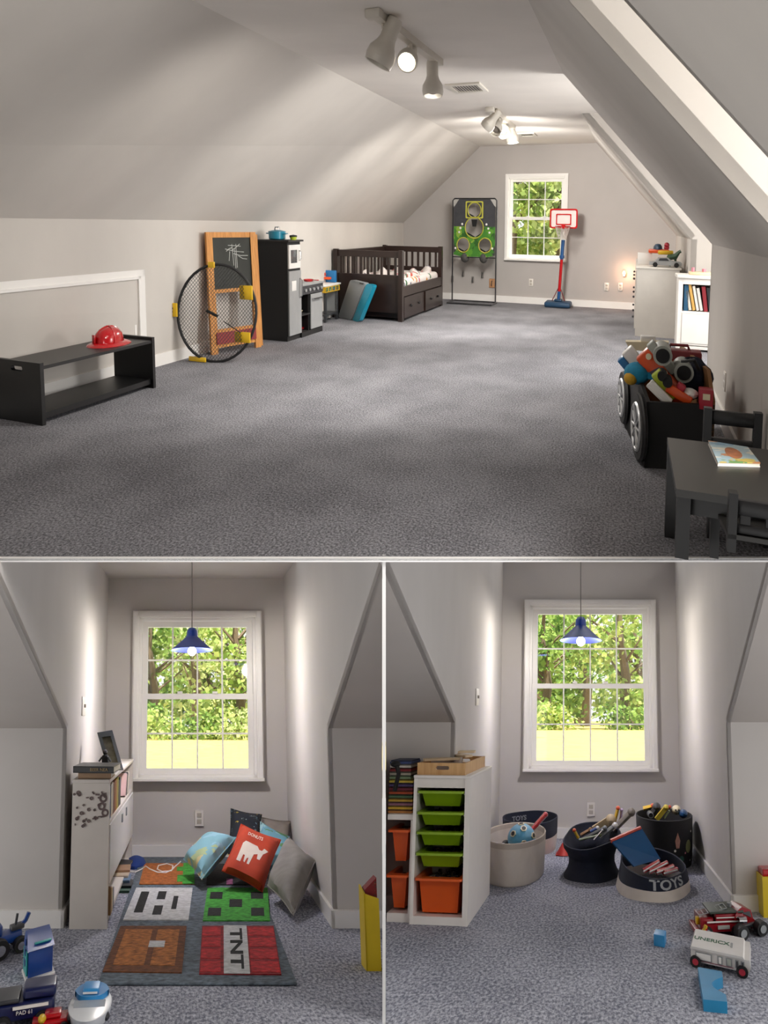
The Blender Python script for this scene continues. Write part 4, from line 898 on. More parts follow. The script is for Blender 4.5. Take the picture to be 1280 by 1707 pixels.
p = inbox(1176, 664, .08); t2 = Thing(A, 'red_toy_block', 'red toy block with pale picture in the near right of the toy box', 'block', (p.x, p.y, p.z-.05))
t2.part('block', MB().box(-.035, .035, -.03, .03, 0, .10, .005), MATS['toy_red']); t2.part('picture', MB().box(-.018, .018, -.033, -.03, .05, .08), cream)

# ---- play table with chairs
zt_ = .375
c0, c1 = A.fl(1112, 729, zt_), A.fl(1127, 815, zt_)
t = Thing(A, 'play_table', 'small black play table at the lower right of the attic', 'table', (c0.x, c0.y, 0))
wt = .72; dy = c1.y-c0.y; dx = c1.x-c0.x
tabm = mat('black_table_top', '#1a1917', .33, .12, 5)
t.part('table_top', MB().hexa([(0, 0, zt_-.025), (wt, 0, zt_-.025), (wt+dx, dy, zt_-.025), (dx, dy, zt_-.025), (0, 0, zt_), (wt, 0, zt_), (wt+dx, dy, zt_), (dx, dy, zt_)]), tabm)
t.part('apron', MB().box(dx+.03, wt, dy+.02, dy+.04, zt_-.085, zt_-.025).box(.02, .04, dy+.03, -.02, zt_-.085, zt_-.025).box(.03, wt, -.04, -.02, zt_-.085, zt_-.025), black)
def leg_to(t, x0, x1, y0, y1, ztop, loc):
    """leg down to the floor, or to the edge where the floor is cut"""
    zb = 0.0
    fb = front_b(loc[0]+x0)
    if loc[1]+y0 < fb:
        lo, hi = 0.0, ztop
        for _ in range(30):
            mid = (lo+hi)/2
            if A.px((loc[0]+x0, loc[1]+y0, mid))[1] > 929.5: lo = mid
            else: hi = mid
        zb = hi
    return t.part('leg', MB().box(x0, x1, y0, y1, zb, ztop), black)
leg_to(t, .0, .045, -.06, -.02, zt_-.025, (c0.x, c0.y)); leg_to(t, .62, .66, -.06, -.02, zt_-.025, (c0.x, c0.y)); leg_to(t, dx+.005, dx+.05, dy+.01, dy+.04, zt_-.025, (c0.x, c0.y))
# book on the table
k0, k1, k2, k3 = A.fl(1196, 777, zt_), A.fl(1267, 779, zt_), A.fl(1180, 741, zt_), A.fl(1246, 752, zt_)
Qk = Quad(k0, k1, k2, k3); t = Thing(A, 'picture_book', 'thin childrens picture book lying on the black play table', 'book', k0)
t.part('pages', Qk.box(MB(), .01, .99, .01, .99, .002, .013), paper, ab=True)
cv = t.part('cover', Qk.box(MB(), 0, 1, 0, 1, .013, .016), spots('cover_art', '#a9c4cf', ['#c98a5a', '#e6e2d4', '#6f9a5a', '#d8c060', '#7aa6c4'], 11, .5, .35), ab=True); t.part('cover', Qk.box(MB(), 0, 1, 0, 1, 0, .003), whitep, ab=True)
t.part('cover_picture', Qk.plate(MB(), circ(.5, .48, .2, 16, .3), .016, .0165), mat('cover_face', '#b9744a', .4, .3, 30), parent=cv, ab=True)
# chair beyond the table
bq_ = c0.y+.10
def chair_back(t, X0, X1, zt1, zlow, dyb, posts=.035, rail=.06):
    for x in (X0, X1-posts): t.part('back_post', MB().box(x, x+posts, dyb, dyb+.03, zlow, zt1), black)
    t.part('back_rail', MB().box(X0+posts*.8, X1-posts*.8, dyb+.004, dyb+.024, zt1-rail-.008, zt1-.008, .005), black); 
p0_, p1_ = A.dp(1174, 680, bq_+.14), A.dp(1272, 690, bq_+.14)
t = Thing(A, 'play_chair', 'black wooden play chair on the far side of the play table', 'chair', (p0_.x, bq_+.14, 0))
wc = p1_.x-p0_.x; zt1 = p0_.z
chair_back(t, 0, wc, zt1, .0, 0)
t.part('back_rail', MB().box(.03, wc-.03, .004, .024, zt1-.155, zt1-.125, .004), black)
t.part('seat', MB().box(0, wc, -.26, .01, .20, .22, .006), black)
for x in (0, wc-.03): t.part('leg', MB().box(x, x+.03, -.25, -.22, 0, .2), black)
t.part('stretcher', MB().box(0.03, wc-.03, .006, .02, .08, .11), black)
# chair on the near side, cut off where the floor ends
bb_ = c1.y-.10
p0_, p1_ = A.dp(1216, 822, bb_), A.dp(1231, 822, bb_)
t = Thing(A, 'play_chair', 'black wooden play chair on the near side of the play table', 'chair', (p0_.x, bb_, 0))
def zpx(y, b=None): return A.dp(1240, y, bb_ if b is None else b).z
pw = p1_.x-p0_.x; wc = .36; zt1 = p0_.z
zl = zpx(927)
t.part('back_post', MB().box(0, pw, 0, .03, zl+.004, zt1), black); t.part('back_post', MB().box(wc-pw, wc, 0, .03, zl+.015, zt1), black)
t.part('back_rail', MB().box(pw*.8, wc-pw*.8, .004, .026, zpx(862), zpx(836), .004), black); t.part('back_rail', MB().box(pw*.8, wc-pw*.8, .004, .026, zpx(893), zpx(877), .004), black)
for i in range(3): t.part('slat', MB().box(pw+.01+i*.075, pw+.04+i*.075, .008, .02, zpx(880), zpx(858)), black)
s0 = A.dp(1184, 878, bb_+.20); t.part('seat', MB().hexa([(s0.x-p0_.x, .22, zpx(902)), (wc, .22, zpx(902)), (wc, .0, zpx(902)), (0.0, .0, zpx(902)), (s0.x-p0_.x, .22, zpx(894)), (wc, .22, zpx(894)), (wc, .0, zpx(894)), (0.0, .0, zpx(894))]), tabm)
sx = s0.x-p0_.x
leg_to(t, sx, sx+.03, .19, .22, zpx(899), (p0_.x, bb_))

# ---- track lights and ceiling vents
lampm = mat('lamp_white', '#cfcac0', .4, .03); inner = mat('lamp_inside', '#8a8178', .5, .05); glow = mat('lamp_glow', '#fff3dc', .5, 0, emit=6)
def track(p0, p1, heads, label, which):
    a_, b_ = A.fl(p0[0], p0[1], ZC-.02), A.fl(p1[0], p1[1], ZC-.02); mid = (a_+b_)/2
    t = Thing(A, 'track_light', label, 'track light', (mid.x, mid.y, ZC))
    v = b_-a_
    def off(p): return Vector(p)-Vector((mid.x, mid.y, ZC))
    d = Vector((v.x, v.y, 0)).normalized(); s = Vector((-d.y, d.x, 0))*.03
    a2, b2 = off(a_), off(b_); z0_, z1_ = -.045, 0.0
    t.part('track', MB().hexa([tuple(q_+Vector((0, 0, z0_-q_.z))) for q_ in (a2-s, b2-s, b2+s, a2+s)]+[tuple(q_+Vector((0, 0, -q_.z))) for q_ in (a2-s, b2-s, b2+s, a2+s)]), lampm)
    t.part('feed_box', MB().box(a2.x-.06, a2.x+.04, a2.y-.03, a2.y+.03, -.05, 0, .006), lampm)
    for (f, px_, py_, s_, aim, lit) in heads:
        k_ = heads.index((f, px_, py_, s_, aim, lit)); h = a2.lerp(b2, f); h.z = -.03
        c = off(A.dp(px_, py_, mid.y+h.y)); aimv = Vector(aim).normalized()
        t.part('stem', MB().tube([h, (h.x, h.y, h.z-.03), c-aimv*(.055*s_)], .012*s_, 7), lampm)
        X = T(c)@aimv.to_track_quat('Z', 'Y').to_matrix().to_4x4()
        m = MB(); m.X = X; m.lathe([(.001, -.10*s_), (.030*s_, -.10*s_), (.034*s_, -.085*s_), (.034*s_, -.02*s_), (.04*s_, .0), (.058*s_, .03*s_), (.062*s_, .06*s_), (.056*s_, .085*s_), (.050*s_, .083*s_), (.055*s_, .06*s_), (.03*s_, .02*s_), (.001, .015*s_)], 22)
        hd = t.part('lamp_head', m, lampm)
        m = MB(); m.X = X; m.ball((0, 0, .045*s_), .040*s_, .040*s_, .030*s_, 14, 8); t.part('bulb', m, glow if lit else inner, parent=hd)
        wp = A.world(Vector((mid.x, mid.y, ZC))+c+Vector((0, 0, -.22))); wt = wp+Vector((A.G@np.array(((-1, .1, -.9), (.1, .1, -1), (-.8, .5, -1))[k_] if not which else ((-.5, .1, -.6), (0, .9, -.45), (.3, -.3, -.8), (.1, .9, -.45))[k_])).tolist())
        l = bpy.data.lights.new('spot', 'SPOT'); l.energy = SPOT*(2.0 if which else (.95, 1.5, .95)[k_]); l.spot_size = math.radians(138); l.spot_blend = 1.0; l.shadow_soft_size = .22; l.color = (1, .95, .88)  # fill spot added under every head, mostly unlit, to brighten slope and far wall
        o = bpy.data.objects.new('track_fill_spot', l); COL.objects.link(o); o.location = wp; o.rotation_euler = (wt-wp).to_track_quat('-Z', 'Y').to_euler()
SPOT = 84
track((626, 22), (733, 104), [(.10, 643, 73, 1.5, (-.35, -.1, -.8), 0), (.48, 682, 94, 1.2, (.15, -.75, -.55), 1), (.90, 721, 133, 1.35, (0.05, -.05, -1), 0)], 'near white ceiling track with three spotlights', 0)
track((818, 182), (856, 212), [(.10, 820, 200, 1.3, (-.6, .1, -.6), 0), (.35, 829, 208, 1.35, (-.1, -.7, -.7), 0), (.62, 838, 212, 1.3, (.3, -.3, -.8), 0), (.95, 854, 222, 1.35, (.1, -.05, -1), 0)], 'far white ceiling track with four spotlights', 1)
def vent(p4, label, n):
    c = [A.fl(x, y, ZC-.002) for x, y in p4]; xs = [q_.x for q_ in c]; ys = [q_.y for q_ in c]; o = Vector(((min(xs)+max(xs))/2, (min(ys)+max(ys))/2, ZC))
    hx, hy = (max(xs)-min(xs))/2, (max(ys)-min(ys))/2
    t = Thing(A, 'ceiling_vent', label, 'vent', o, group='ceiling vents')
    t.part('frame', MB().plate([(-hx, -hy), (hx, -hy), (hx, hy), (-hx, hy)], [[(-hx+.04, -hy+.05), (hx-.04, -hy+.05), (hx-.04, hy-.05), (-hx+.04, hy-.05)]], -.014, 0, 'xy'), lampm)
    t.part('duct', MB().box(-hx+.04, hx-.04, -hy+.05, hy-.05, -.003, 0), darkg)
    for i in range(n):
        x = -hx+.06+(2*hx-.12)*i/(n-1); m = MB(); m.X = T(x, 0, -.008)@R('Y', 40); m.box(-.008, .008, -hy+.05, hy-.05, -.001, .001); t.part('louvre', m, lampm)
vent([(742, 141), (797, 137), (812, 149), (765, 154)], 'near square ceiling vent with louvres beside the track light', 9)
vent([(863, 222), (890, 221), (893, 225), (868, 227)], 'far small ceiling vent at the end of the attic', 7)
# ================================================================== things in the rug nook
def span(R_, pa, pb, z=0.0):
    """origin, length and turn of an edge seen on the floor between two points"""
    a_, b_ = R_.fl(pa[0], pa[1], z), R_.fl(pb[0], pb[1], z); d = b_-a_
    return a_, d.length, math.degrees(math.atan2(d.y, d.x))
def pendant(R_, x, b, ytop, yrim, wpx, label):
    rim, top = R_.dp(x, yrim, b), R_.dp(x, ytop, b); r = (R_.dp(x+wpx/2, yrim, b)-rim).x; h = top.z-rim.z
    t = Thing(R_, 'pendant_lamp', label, 'lamp', rim, group='blue pendant lamps')
    ceil_z = zcB if R_ is B else R_.dp(x, 913, b).z
    t.part('cord', MB().tube([(0, 0, h), (0, 0, min(ceil_z, R_.dp(x, 914, b).z)-rim.z)], .004, 6), mat('cord_grey', '#6d6864', .6, .05))
    sh = mat('shade_blue', '#1b49ad', .35, .04)
    t.part('lamp_shade', MB().lathe([(r, 0), (r*.98, .004), (r*.55, h*.36), (r*.27, h*.60), (r*.24, h*.85), (r*.16, h*.97), (.001, h)], 28), sh)
    t.part('shade_lining', MB().lathe([(r*.985, .001), (r*.53, h*.34), (r*.24, h*.56), (.001, h*.58)], 28), mat('shade_lining', '#4e5ab0', .6, .02))
    t.part('bulb', MB().ball((0, 0, -.006), r*.21, nu=14, nv=10).cyl((0, 0, 0), (0, 0, h*.5), r*.12), mat('bulb_glow', '#fffaf2', .5, 0, emit=9))
    light_point('pendant_light', R_, rim+Vector((0, 0, -r*.42)), PEND, .05, (1.0, .93, .84))
PEND = 30
pendant(B, 320, bB-.50, 1046, 1084, 69, 'blue cone pendant lamp before the rug nook window')
pendant(C, 968, bC-.50, 1028, 1068, 70, 'blue cone pendant lamp before the basket nook window')
outlet(B, B.dp(332, 1364, bB-.002), 'white outlet below the rug nook window'); outlet(C, C.dp(985, 1349, bC-.002), 'white outlet below the basket nook window')
outlet(B, B.wx(139, 1177, alB+.002), 'white light switch on the left cheek of the rug nook', True, 'l'); outlet(C, C.wx(795, 1162, alC+.002), 'white light switch on the left cheek of the basket nook', True, 'l')

# ---- bookcase
n0, n1 = B.fl(115, 1549), B.fl(178, 1549); far = B.wx(222, 1263, n1.x)
zt_ = B.dp(150, 1299, n0.y).z; zs = B.dp(178, 1370, n0.y).z; zd = B.dp(178, 1476, n0.y).z; Lb = min(far.y, bB-.02)-n0.y; wb = n1.x-n0.x
bkw = mat('worn_white_bookcase', '#d8d2cb', .45, .03)
t = Thing(B, 'bookcase', 'low white bookcase with stickers along the left nook wall', 'bookcase', (n1.x, n0.y, 0))
ends = [t.part('side_panel', MB().box(-wb, 0, y, y+.022, 0, zt_-.02), bkw) for y in (0, Lb-.022)]
t.part('top', MB().box(-wb-.002, .004, -.004, Lb, zt_-.02, zt_, .003), bkw); t.part('back_panel', MB().box(-wb, -wb+.012, .02, Lb-.02, 0, zt_-.02), bkw)
t.part('shelf', MB().box(-wb+.01, 0, .02, Lb-.02, zs-.018, zs), bkw); t.part('shelf', MB().box(-wb+.01, 0, .02, Lb-.02, .03, .05), bkw); t.part('shelf', MB().box(-wb+.01, -.02, .02, Lb-.02, zd-.016, zd), bkw)
dr = t.part('flap_door', MB().box(-.012, .006, .02, Lb-.02, zd, zs-.02), mat('flap_white', '#e2e1e0', .3, .02))
t.part('handle', MB().box(.006, .012, Lb*.42, Lb*.45, zs-.10, zs-.05).box(.006, .012, Lb*.6, Lb*.63, zs-.10, zs-.05), greyp, parent=dr)
rr = random.Random(5)
stm = mat('sticker_brown', '#6a5a58', .6, .3, 30)
for i in range(42):
    u, v = rr.uniform(.04, .95), rr.uniform(.06, .34)
    if v > .17+.17*(1-u)+.06: continue
    x, z = -wb+wb*u, zt_-.03-v*.62; s_ = rr.uniform(.005, .011)
    m = MB(); m.X = T(x, -.001, z)@R('Y', rr.uniform(0, 180)); 
    if rr.random() < .5: m.plate(circ(0, 0, s_, 10), [circ(0, 0, s_*.45, 8)], -.001, .001, 'xz')
    else: m.box(-s_, s_, -.001, .001, -s_*.4, s_*.4)
    t.part('sticker', m, stm, parent=ends[0])
for cx, cz, s_ in ((.84, .12, .022), (.80, .17, .02), (.90, .21, .02)):
    t.part('sticker', MB().plate(circ(-wb+wb*cx, zt_-cz*.8, s_, 14), [circ(-wb+wb*cx, zt_-cz*.8, s_*.5, 10)], -.001, .0, 'xz'), stm, parent=ends[0])
# books standing in the open shelf, spines towards the nook
cols = [('#d9d6ce', 'white'), ('#2c3a5c', 'navy'), ('#e3dccb', 'cream'), ('#d2c8b4', 'pale'), ('#7a4a34', 'brown'), ('#9a5a2c', 'rust'), ('#b9893a', 'ochre'), ('#a8a23c', 'olive'), ('#3f3b3c', 'charcoal'), ('#57625a', 'grey green')]
yy = .035
for i, (hx, cn) in enumerate(cols):
    th = (.022, .03, .02, .03, .03, .04, .035, .04, .035, .035)[i]; h = (.15, .165, .17, .175, .165, .17, .17, .175, .15, .16)[i]
    t = Thing(B, 'book', '%s book standing on the open shelf of the sticker bookcase' % cn, 'book', (n1.x-.008, n0.y+yy, zs), group='books in the sticker bookcase')
    t.part('cover', MB().box(-.14, 0, 0, .003, 0, h).box(-.14, 0, th-.003, th, 0, h).box(-.004, 0, 0, th, 0, h), mat('c_'+hx[1:], hx, .5, .06)); t.part('pages', MB().box(-.135, -.004, .003, th-.003, .004, h-.005), paper)
    yy += th+.006
yy = Lb*.66
for i, (hx, cn) in enumerate((('#c9a9a4', 'pink'), ('#2a2c30', 'black'), ('#d8cfc0', 'beige'))):
    t = Thing(B, 'book', '%s book leaning at the far end of the sticker bookcase shelf' % cn, 'book', (n1.x-.01, n0.y+yy, zs), group='books in the sticker bookcase')
    m = MB(); m.X = R('X', -24); m.box(-.14, 0, 0, .03, .012, .16); t.part('cover', m, mat('c_'+hx[1:], hx, .5, .06)); m = MB(); m.X = R('X', -24); m.box(-.137, -.004, .003, .027, .16, .162); t.part('pages', m, paper); yy += .05
for i, (hx, cn) in enumerate((('#a07a52', 'tan'), ('#c2a274', 'light brown'), ('#d9d4c8', 'white'), ('#3a3f5a', 'dark blue'))):
    t = Thing(B, 'book', 'tall %s book on the bottom shelf of the sticker bookcase' % cn, 'book', (n1.x+.012, n0.y+.028+i*.024, .052), group='books in the sticker bookcase')
    h = zd-.075-.01*i; t.part('cover', MB().box(-.18, 0, 0, .003, 0, h).box(-.18, 0, .017, .02, 0, h).box(-.004, 0, 0, .02, 0, h), mat('c_'+hx[1:], hx, .5, .06)); t.part('pages', MB().box(-.175, -.004, .003, .017, .004, h-.006), paper)
# stack on top
def flatbook(R_, loc, w, d, h, m_, label, rot=0, grp='books stacked on the sticker bookcase'):
    t = Thing(R_, 'book', label, 'book', loc, rot=rot, group=grp)
    t.part('cover', MB().box(0, w, 0, d, 0, .004).box(0, w, 0, d, h-.004, h).box(0, w, 0, .004, 0, h), m_); t.part('pages', MB().box(.004, w-.004, .004, d-.004, .004, h-.004), paper); return t
flatbook(B, (n0.x+.025, n0.y+.01, zt_), .175, .13, .032, mat('c_tan2', '#b7977a', .6, .08), 'tan book at the bottom of the stack on the sticker bookcase', 0)
tb = flatbook(B, (n0.x+.0, n0.y+.0, zt_+.032), .22, .16, .034, mat('c_black', '#1f1f22', .4, .08), 'thick black book on top of the stack on the sticker bookcase', -4)
v_, f_ = text_mesh('BEER NEA', .022, .0006); m = MB(); m.X = T(.14, -.0015, .017)@R('X', 90); m.add(v_, f_); tb.part('spine_title', m, mat('title_tan', '#a58f6a', .6, .05))
# photo frame and little figure
fb = n0.y+.30
bl, br, tl, tr = B.dp(180, 1272, fb), B.dp(206, 1265, fb+.02), B.dp(162, 1222, fb+.06), B.dp(187, 1218, fb+.08)
bl.z = zt_; br.z = zt_
Qf = Quad(bl, br, tl, tr); t = Thing(B, 'photo_frame', 'dark photo frame tilted on top of the sticker bookcase', 'photo frame', bl)
t.part('frame', Qf.plate(MB(), [(0, 0), (1, 0), (1, 1), (0, 1)], -.004, .012, [[(.22, .14), (.78, .14), (.78, .86), (.22, .86)]]), mat('frame_dark', '#3b4041', .4, .1), ab=True)
t.part('picture', Qf.box(MB(), .2, .8, .12, .88, -.002, .003), mat('old_photo', '#8f8a74', .5, .45, 16), ab=True)
t.part('easel_back', MB().hexa([tuple(Qf.p(*q_)) for q_ in ((.4, .6, -.006), (.6, .6, -.006), (.6, .55, -.006), (.4, .55, -.006))]+[tuple(q_) for q_ in (bl+Vector((-.03, .1, 0)), bl+Vector((.0, .1, 0)), bl+Vector((.0, .11, 0)), bl+Vector((-.03, .11, 0)))]), darkg, ab=True)
p = B.dp(175, 1272, fb-.05); t = Thing(B, 'toy_robot', 'small dark toy figure standing before the photo frame', 'toy', (p.x, p.y, zt_))
t.part('body', MB().box(-.018, .018, -.01, .012, .045, .095, .006).ball((0, 0, .112), .015, nu=10, nv=8), blackm)
for s_ in (-1, 1): t.part('leg', MB().tube([(s_*.01, 0, .05), (s_*.028, 0, .02), (s_*.034, 0, .004)], .009, 6), whitep if s_ < 0 else blackm)
for s_ in (-1, 1): t.part('arm', MB().tube([(s_*.018, 0, .085), (s_*.035, -.005, .06)], .006, 5), darkg)
# cap, papers and cable on the floor
p = B.fl(226, 1443); t = Thing(B, 'baseball_cap', 'blue cap lying on the floor beside the sticker bookcase', 'cap', p, rot=-70)
t.part('crown', MB().lathe([(.075, 0), (.074, .02), (.06, .045), (.03, .06), (.001, .063)], 22), mat('cap_blue', '#15377e', .8, .1)); t.part('brim', MB().plate([(-.06, .04), (.06, .04), (.065, .10), (.03, .135), (-.03, .135), (-.065, .10)], [], .0, .008, 'xy'), MATS['cap_blue'])
rr = random.Random(11)
for i, (hx, cn) in enumerate((('#3a5a4a', 'green'), ('#20242c', 'black'), ('#5a7a9a', 'light blue'), ('#c9b9a2', 'cream'), ('#a8866a', 'tan'), ('#d9cbbd', 'white'), ('#b98a7a', 'pink'), ('#2a2a2e', 'dark'))):
    p = B.fl(203+rr.uniform(-3, 4), 1486-i*4.5); z_ = .002+.014*i*(.5 if i > 4 else 1)
    t = Thing(B, 'book', '%s paperback in the untidy heap at the foot of the bookcase' % cn, 'book', (p.x-.10, p.y-.03, z_), rot=rr.uniform(-8, 8), group='paperbacks heaped on the floor')
    t.part('cover', MB().box(0, .15, 0, .10, 0, .003).box(0, .15, 0, .10, .0105, .0135).box(0, .15, 0, .003, 0, .0135), mat('h_'+hx[1:], hx, .5, .1)); t.part('pages', MB().box(.003, .147, .003, .097, .003, .0105), paper)
pts = [(212, 1452), (225, 1454), (236, 1449), (243, 1444), (250, 1449), (262, 1454), (276, 1455), (287, 1450), (288, 1443), (278, 1440), (264, 1443), (262, 1449), (270, 1453), (285, 1452), (291, 1445), (297, 1440), (301, 1436)]
solo(B, 'white_cable', 'white cable looping over the far end of the rug', 'cable', B.fl(212, 1452), MB().tube([B.fl(x, y, .017) for x, y in pts], .0045, 6), whitep, ab=True)

# ---- rug
r0, r1 = B.fl(163, 1644), B.fl(497, 1648); rf = B.fl(320, 1431).y
rugm = mat('rug_grey', '#5f6a74', .98, .5, 34, bump=1.0, bscale=60)
t = Thing(B, 'block_rug', 'grey shag rug with six square pictures in the nook', 'rug', ((r0.x+r1.x)/2, r0.y, 0))
hwR = (r1.x-r0.x)/2
t.part('base', MB().box(-hwR, hwR, 0, rf-r0.y, .001, .012, .004), rugm)
def rugmat(n, h, v=.25): return mat(n, h, .98, v*1.9, 34, bump=1.0, bscale=60)
rg, rw, rn, rbr, rk, rgn = rugmat('rug_red', '#b8242a'), rugmat('rug_white', '#c9cacb', .12), rugmat('rug_black', '#191a1c'), rugmat('rug_brown', '#a5642c', .3), rugmat('rug_dark_brown', '#6b3f22'), rugmat('rug_green', '#3f9a34', .25)
def rpanel(c, m_): return Quad(*[B.fl(*p) for p in c]), m_
def pq(c): # order: near-left, near-right, far-left, far-right
    return Quad(*[B.fl(x, y, .012) for x, y in c])
def tile(Q_, rect, m_, nm, par=None, h0=0.0, h1=.005): return t.part(nm, Q_.box(MB(), rect[0], rect[1], rect[2], rect[3], h0, h1), m_, ab=True, parent=par)
Q1 = pq([(205, 1535), (314, 1535), (227, 1481), (321, 1481)]); pa = tile(Q1, (0, 1, 0, 1), rw, 'white_panel')
for r_ in ((.12, .26, .2, .85), (.42, .56, .14, .40), (.42, .56, .6, .86), (.7, .78, .3, .7)): tile(Q1, r_, rn, 'dark_block', pa, .005, .0065)
Q2 = pq([(338, 1536), (450, 1536), (346, 1481), (446, 1481)]); pa = tile(Q2, (0, 1, 0, 1), rgn, 'green_panel')
for r_ in ((.06, .26, .12, .34), (.06, .26, .62, .84), (.38, .58, .37, .6), (.72, .92, .12, .34), (.72, .92, .62, .84)): tile(Q2, r_, rn, 'dark_block', pa, .005, .0065)
Q3 = pq([(171, 1621), (303, 1623), (201, 1545), (311, 1545)]); pa = tile(Q3, (0, 1, 0, 1), rk, 'brown_panel')
for r_ in ((.10, .50, .12, .9), (.58, .9, .12, .9)): tile(Q3, r_, rbr, 'brown_block', pa, .005, .0065)
tile(Q3, (.5, .72, .48, .62), rw, 'pale_block', pa, .0065, .008)
Q4 = pq([(332, 1625), (469, 1626), (337, 1545), (456, 1545)]); pa = tile(Q4, (0, 1, 0, 1), rugmat('rug_dark_red', '#8a1a22'), 'red_panel')
for x0, x1 in ((0.0, .27), (.63, 1.0)):
    for i in range(4): tile(Q4, (x0+.01, x1-.01, .03+i*.245, .22+i*.245), rg, 'red_block', pa, .005, .0065)
tile(Q4, (.30, .62, 0, 1), rw, 'white_band', pa, .005, .0075)
v_, f_ = text_mesh('TNT', .40, .004, .012); m = MB()
m.add([tuple(Q4.p(.46+yv*.62*.9, .5-xv*1.05, .0078+zv*.1)) for xv, yv, zv in v_], f_); t.part('lettering', m, rn, ab=True, parent=pa)
Q5 = pq([(232, 1475), (324, 1475), (241, 1440), (324, 1440)]); pa = tile(Q5, (0, 1, 0, 1), rugmat('rug_orange', '#a9602a'), 'orange_panel')
for r_ in ((.78, 1.0, 0, 1), (.68, .8, .1, .4), (.66, .8, .6, .8)): tile(Q5, r_, rgn, 'green_block', pa, .005, .0065)
Q6 = pq([(344, 1476), (432, 1476), (346, 1441), (428, 1441)]); pa = tile(Q6, (0, 1, 0, 1), rn, 'black_panel')
tile(Q6, (.38, .5, 0, .25), rugmat('rug_mauve', '#8a4a70'), 'mauve_block', pa, .005, .0065)

# ---- cushions
def pillow(R_, label, c, dep, thick, m_, extra=None, group='cushions heaped in the nook corner'):
    P = [R_.dp(c[i][0], c[i][1], dep[i]) for i in range(4)]
    for p in P: p.z = max(p.z, .012)
    Q_ = Quad(*P); base = Vector(((P[0].x+P[1].x)/2, (P[0].y+P[1].y)/2, 0)); base.z = min(p.z for p in P)
    t = Thing(R_, 'cushion', label, 'cushion', base, group=group)
    def fn(sg):
        def g(u, v):
            e = ((1-(2*u-1)**4)*(1-(2*v-1)**4))
            pin = .035*(math.sin(PI*u)*(1 if v < .5 else -1)*abs(2*v-1)**3), .035*(math.sin(PI*v)*(1 if u < .5 else -1)*abs(2*u-1)**3)
            wr = .006*math.sin(9*u+5*v)*math.sin(7*v)
            return tuple(Q_.p(u+pin[1], v+pin[0], sg*(thick*.5*e**.55+wr*e)))
        return g
    m = MB(); m.surf(fn(1), 14, 14); m.surf(fn(-1), 14, 14)
    # weld the seam
    t.part('cover', m, m_, ab=True)
    m = MB(); b_ = [fn(1)(i/14, 0) for i in range(15)]+[fn(1)(1, i/14) for i in range(1, 15)]+[fn(1)(1-i/14, 1) for i in range(1, 15)]+[fn(1)(0, 1-i/14) for i in range(1, 14)]
    t.part('piping', m.tube(b_, .0045, 5, closed=True), m_, ab=True)
    if extra:
        def surfp(u, v, n=.002):
            p = Vector(fn(1)(u, v)); return tuple(p+Q_.n*n)
        extra(t, surfp, Q_)
    return t
gcl = mat('cushion_grey', '#8d8985', .9, .12, 12, bump=.2); 
pillow(B, 'grey cushion at the back of the heap against the nook wall', [(436, 1420), (482, 1430), (437, 1363), (484, 1369)], [bB-.18, bB-.18, bB-.09, bB-.09], .09, mat('cushion_taupe', '#857d76', .9, .1, 12))
pillow(B, 'dark navy cushion printed with stars at the back of the heap', [(380, 1425), (430, 1430), (385, 1348), (436, 1358)], [bB-.24, bB-.24, bB-.06, bB-.06], .12, spots('star_print', '#1d2430', ['#1d2430', '#8a9a9a', '#b9a23a', '#1d2430', '#6a8a9a'], 16, .25))
pillow(B, 'light blue cushion squeezed between orange and grey cushions', [(430, 1450), (480, 1456), (434, 1370), (482, 1395)], [bB-.42, bB-.40, bB-.22, bB-.20], .11, spots('sea_print', '#6fa6ba', ['#6fa6ba', '#9ac2cc', '#5a8a5a', '#6fa6ba', '#c9c26a'], 9, .5))
def cow(t, sp, Q_):
    o = [(.16, .22), (.16, .60), (.22, .66), (.58, .66), (.66, .60), (.74, .60), (.78, .66), (.92, .63), (.80, .54), (.76, .40), (.68, .40), (.66, .50), (.56, .46), (.53, .24), (.47, .24), (.46, .36), (.42, .34), (.40, .24), (.36, .26), (.34, .38), (.29, .38), (.28, .22)]
    tr_ = tessellate_polygon([[Vector((a, b, 0)) for a, b in o]])
    # subdivide the outline fill so it follows the bulge
    m = MB(); nn = 5
    for tri in tr_:
        a, b, c = [Vector(o[i]) for i in tri]
        g = {}
        for i in range(nn+1):
            for j in range(nn+1-i): g[(i, j)] = len(g)
        pts_ = [None]*len(g)
        for (i, j), k in g.items(): w = a+(b-a)*(i/nn)+(c-a)*(j/nn); pts_[k] = sp(w.x*.82+.05, w.y*.9+.02)
        m.add(pts_, [(g[(i, j)], g[(i+1, j)], g[(i, j+1)]) for i in range(nn) for j in range(nn-i)]+[(g[(i+1, j)], g[(i+1, j+1)], g[(i, j+1)]) for i in range(nn) for j in range(nn-i-1)])
    t.part('cow_print', m, mat('print_cream', '#e8dcd0', .85, .05), ab=True)
    v_, f_ = text_mesh('DONUTS', .10, .0, .002); m = MB(); m.add([sp(.40+x*.9, .78+y*1.0, .003) for x, y, z in v_], f_); t.part('lettering', m, MATS['print_cream'], ab=True)
pillow(B, 'orange red cushion with a white cow print', [(370, 1452), (437, 1487), (402, 1374), (468, 1400)], [bB-.62, bB-.66, bB-.40, bB-.40], .13, mat('cushion_orange', '#b83a18', .85, .1, 10, bump=.15), cow)
pillow(B, 'pale blue cushion printed with a map at the left of the heap', [(306, 1432), (336, 1466), (352, 1390), (394, 1396)], [bB-.42, bB-.62, bB-.30, bB-.40], .15, spots('map_print', '#7fb0bd', ['#7fb0bd', '#c9bd8a', '#8fbccb', '#a9b98a', '#7fb0bd'], 7, .55))
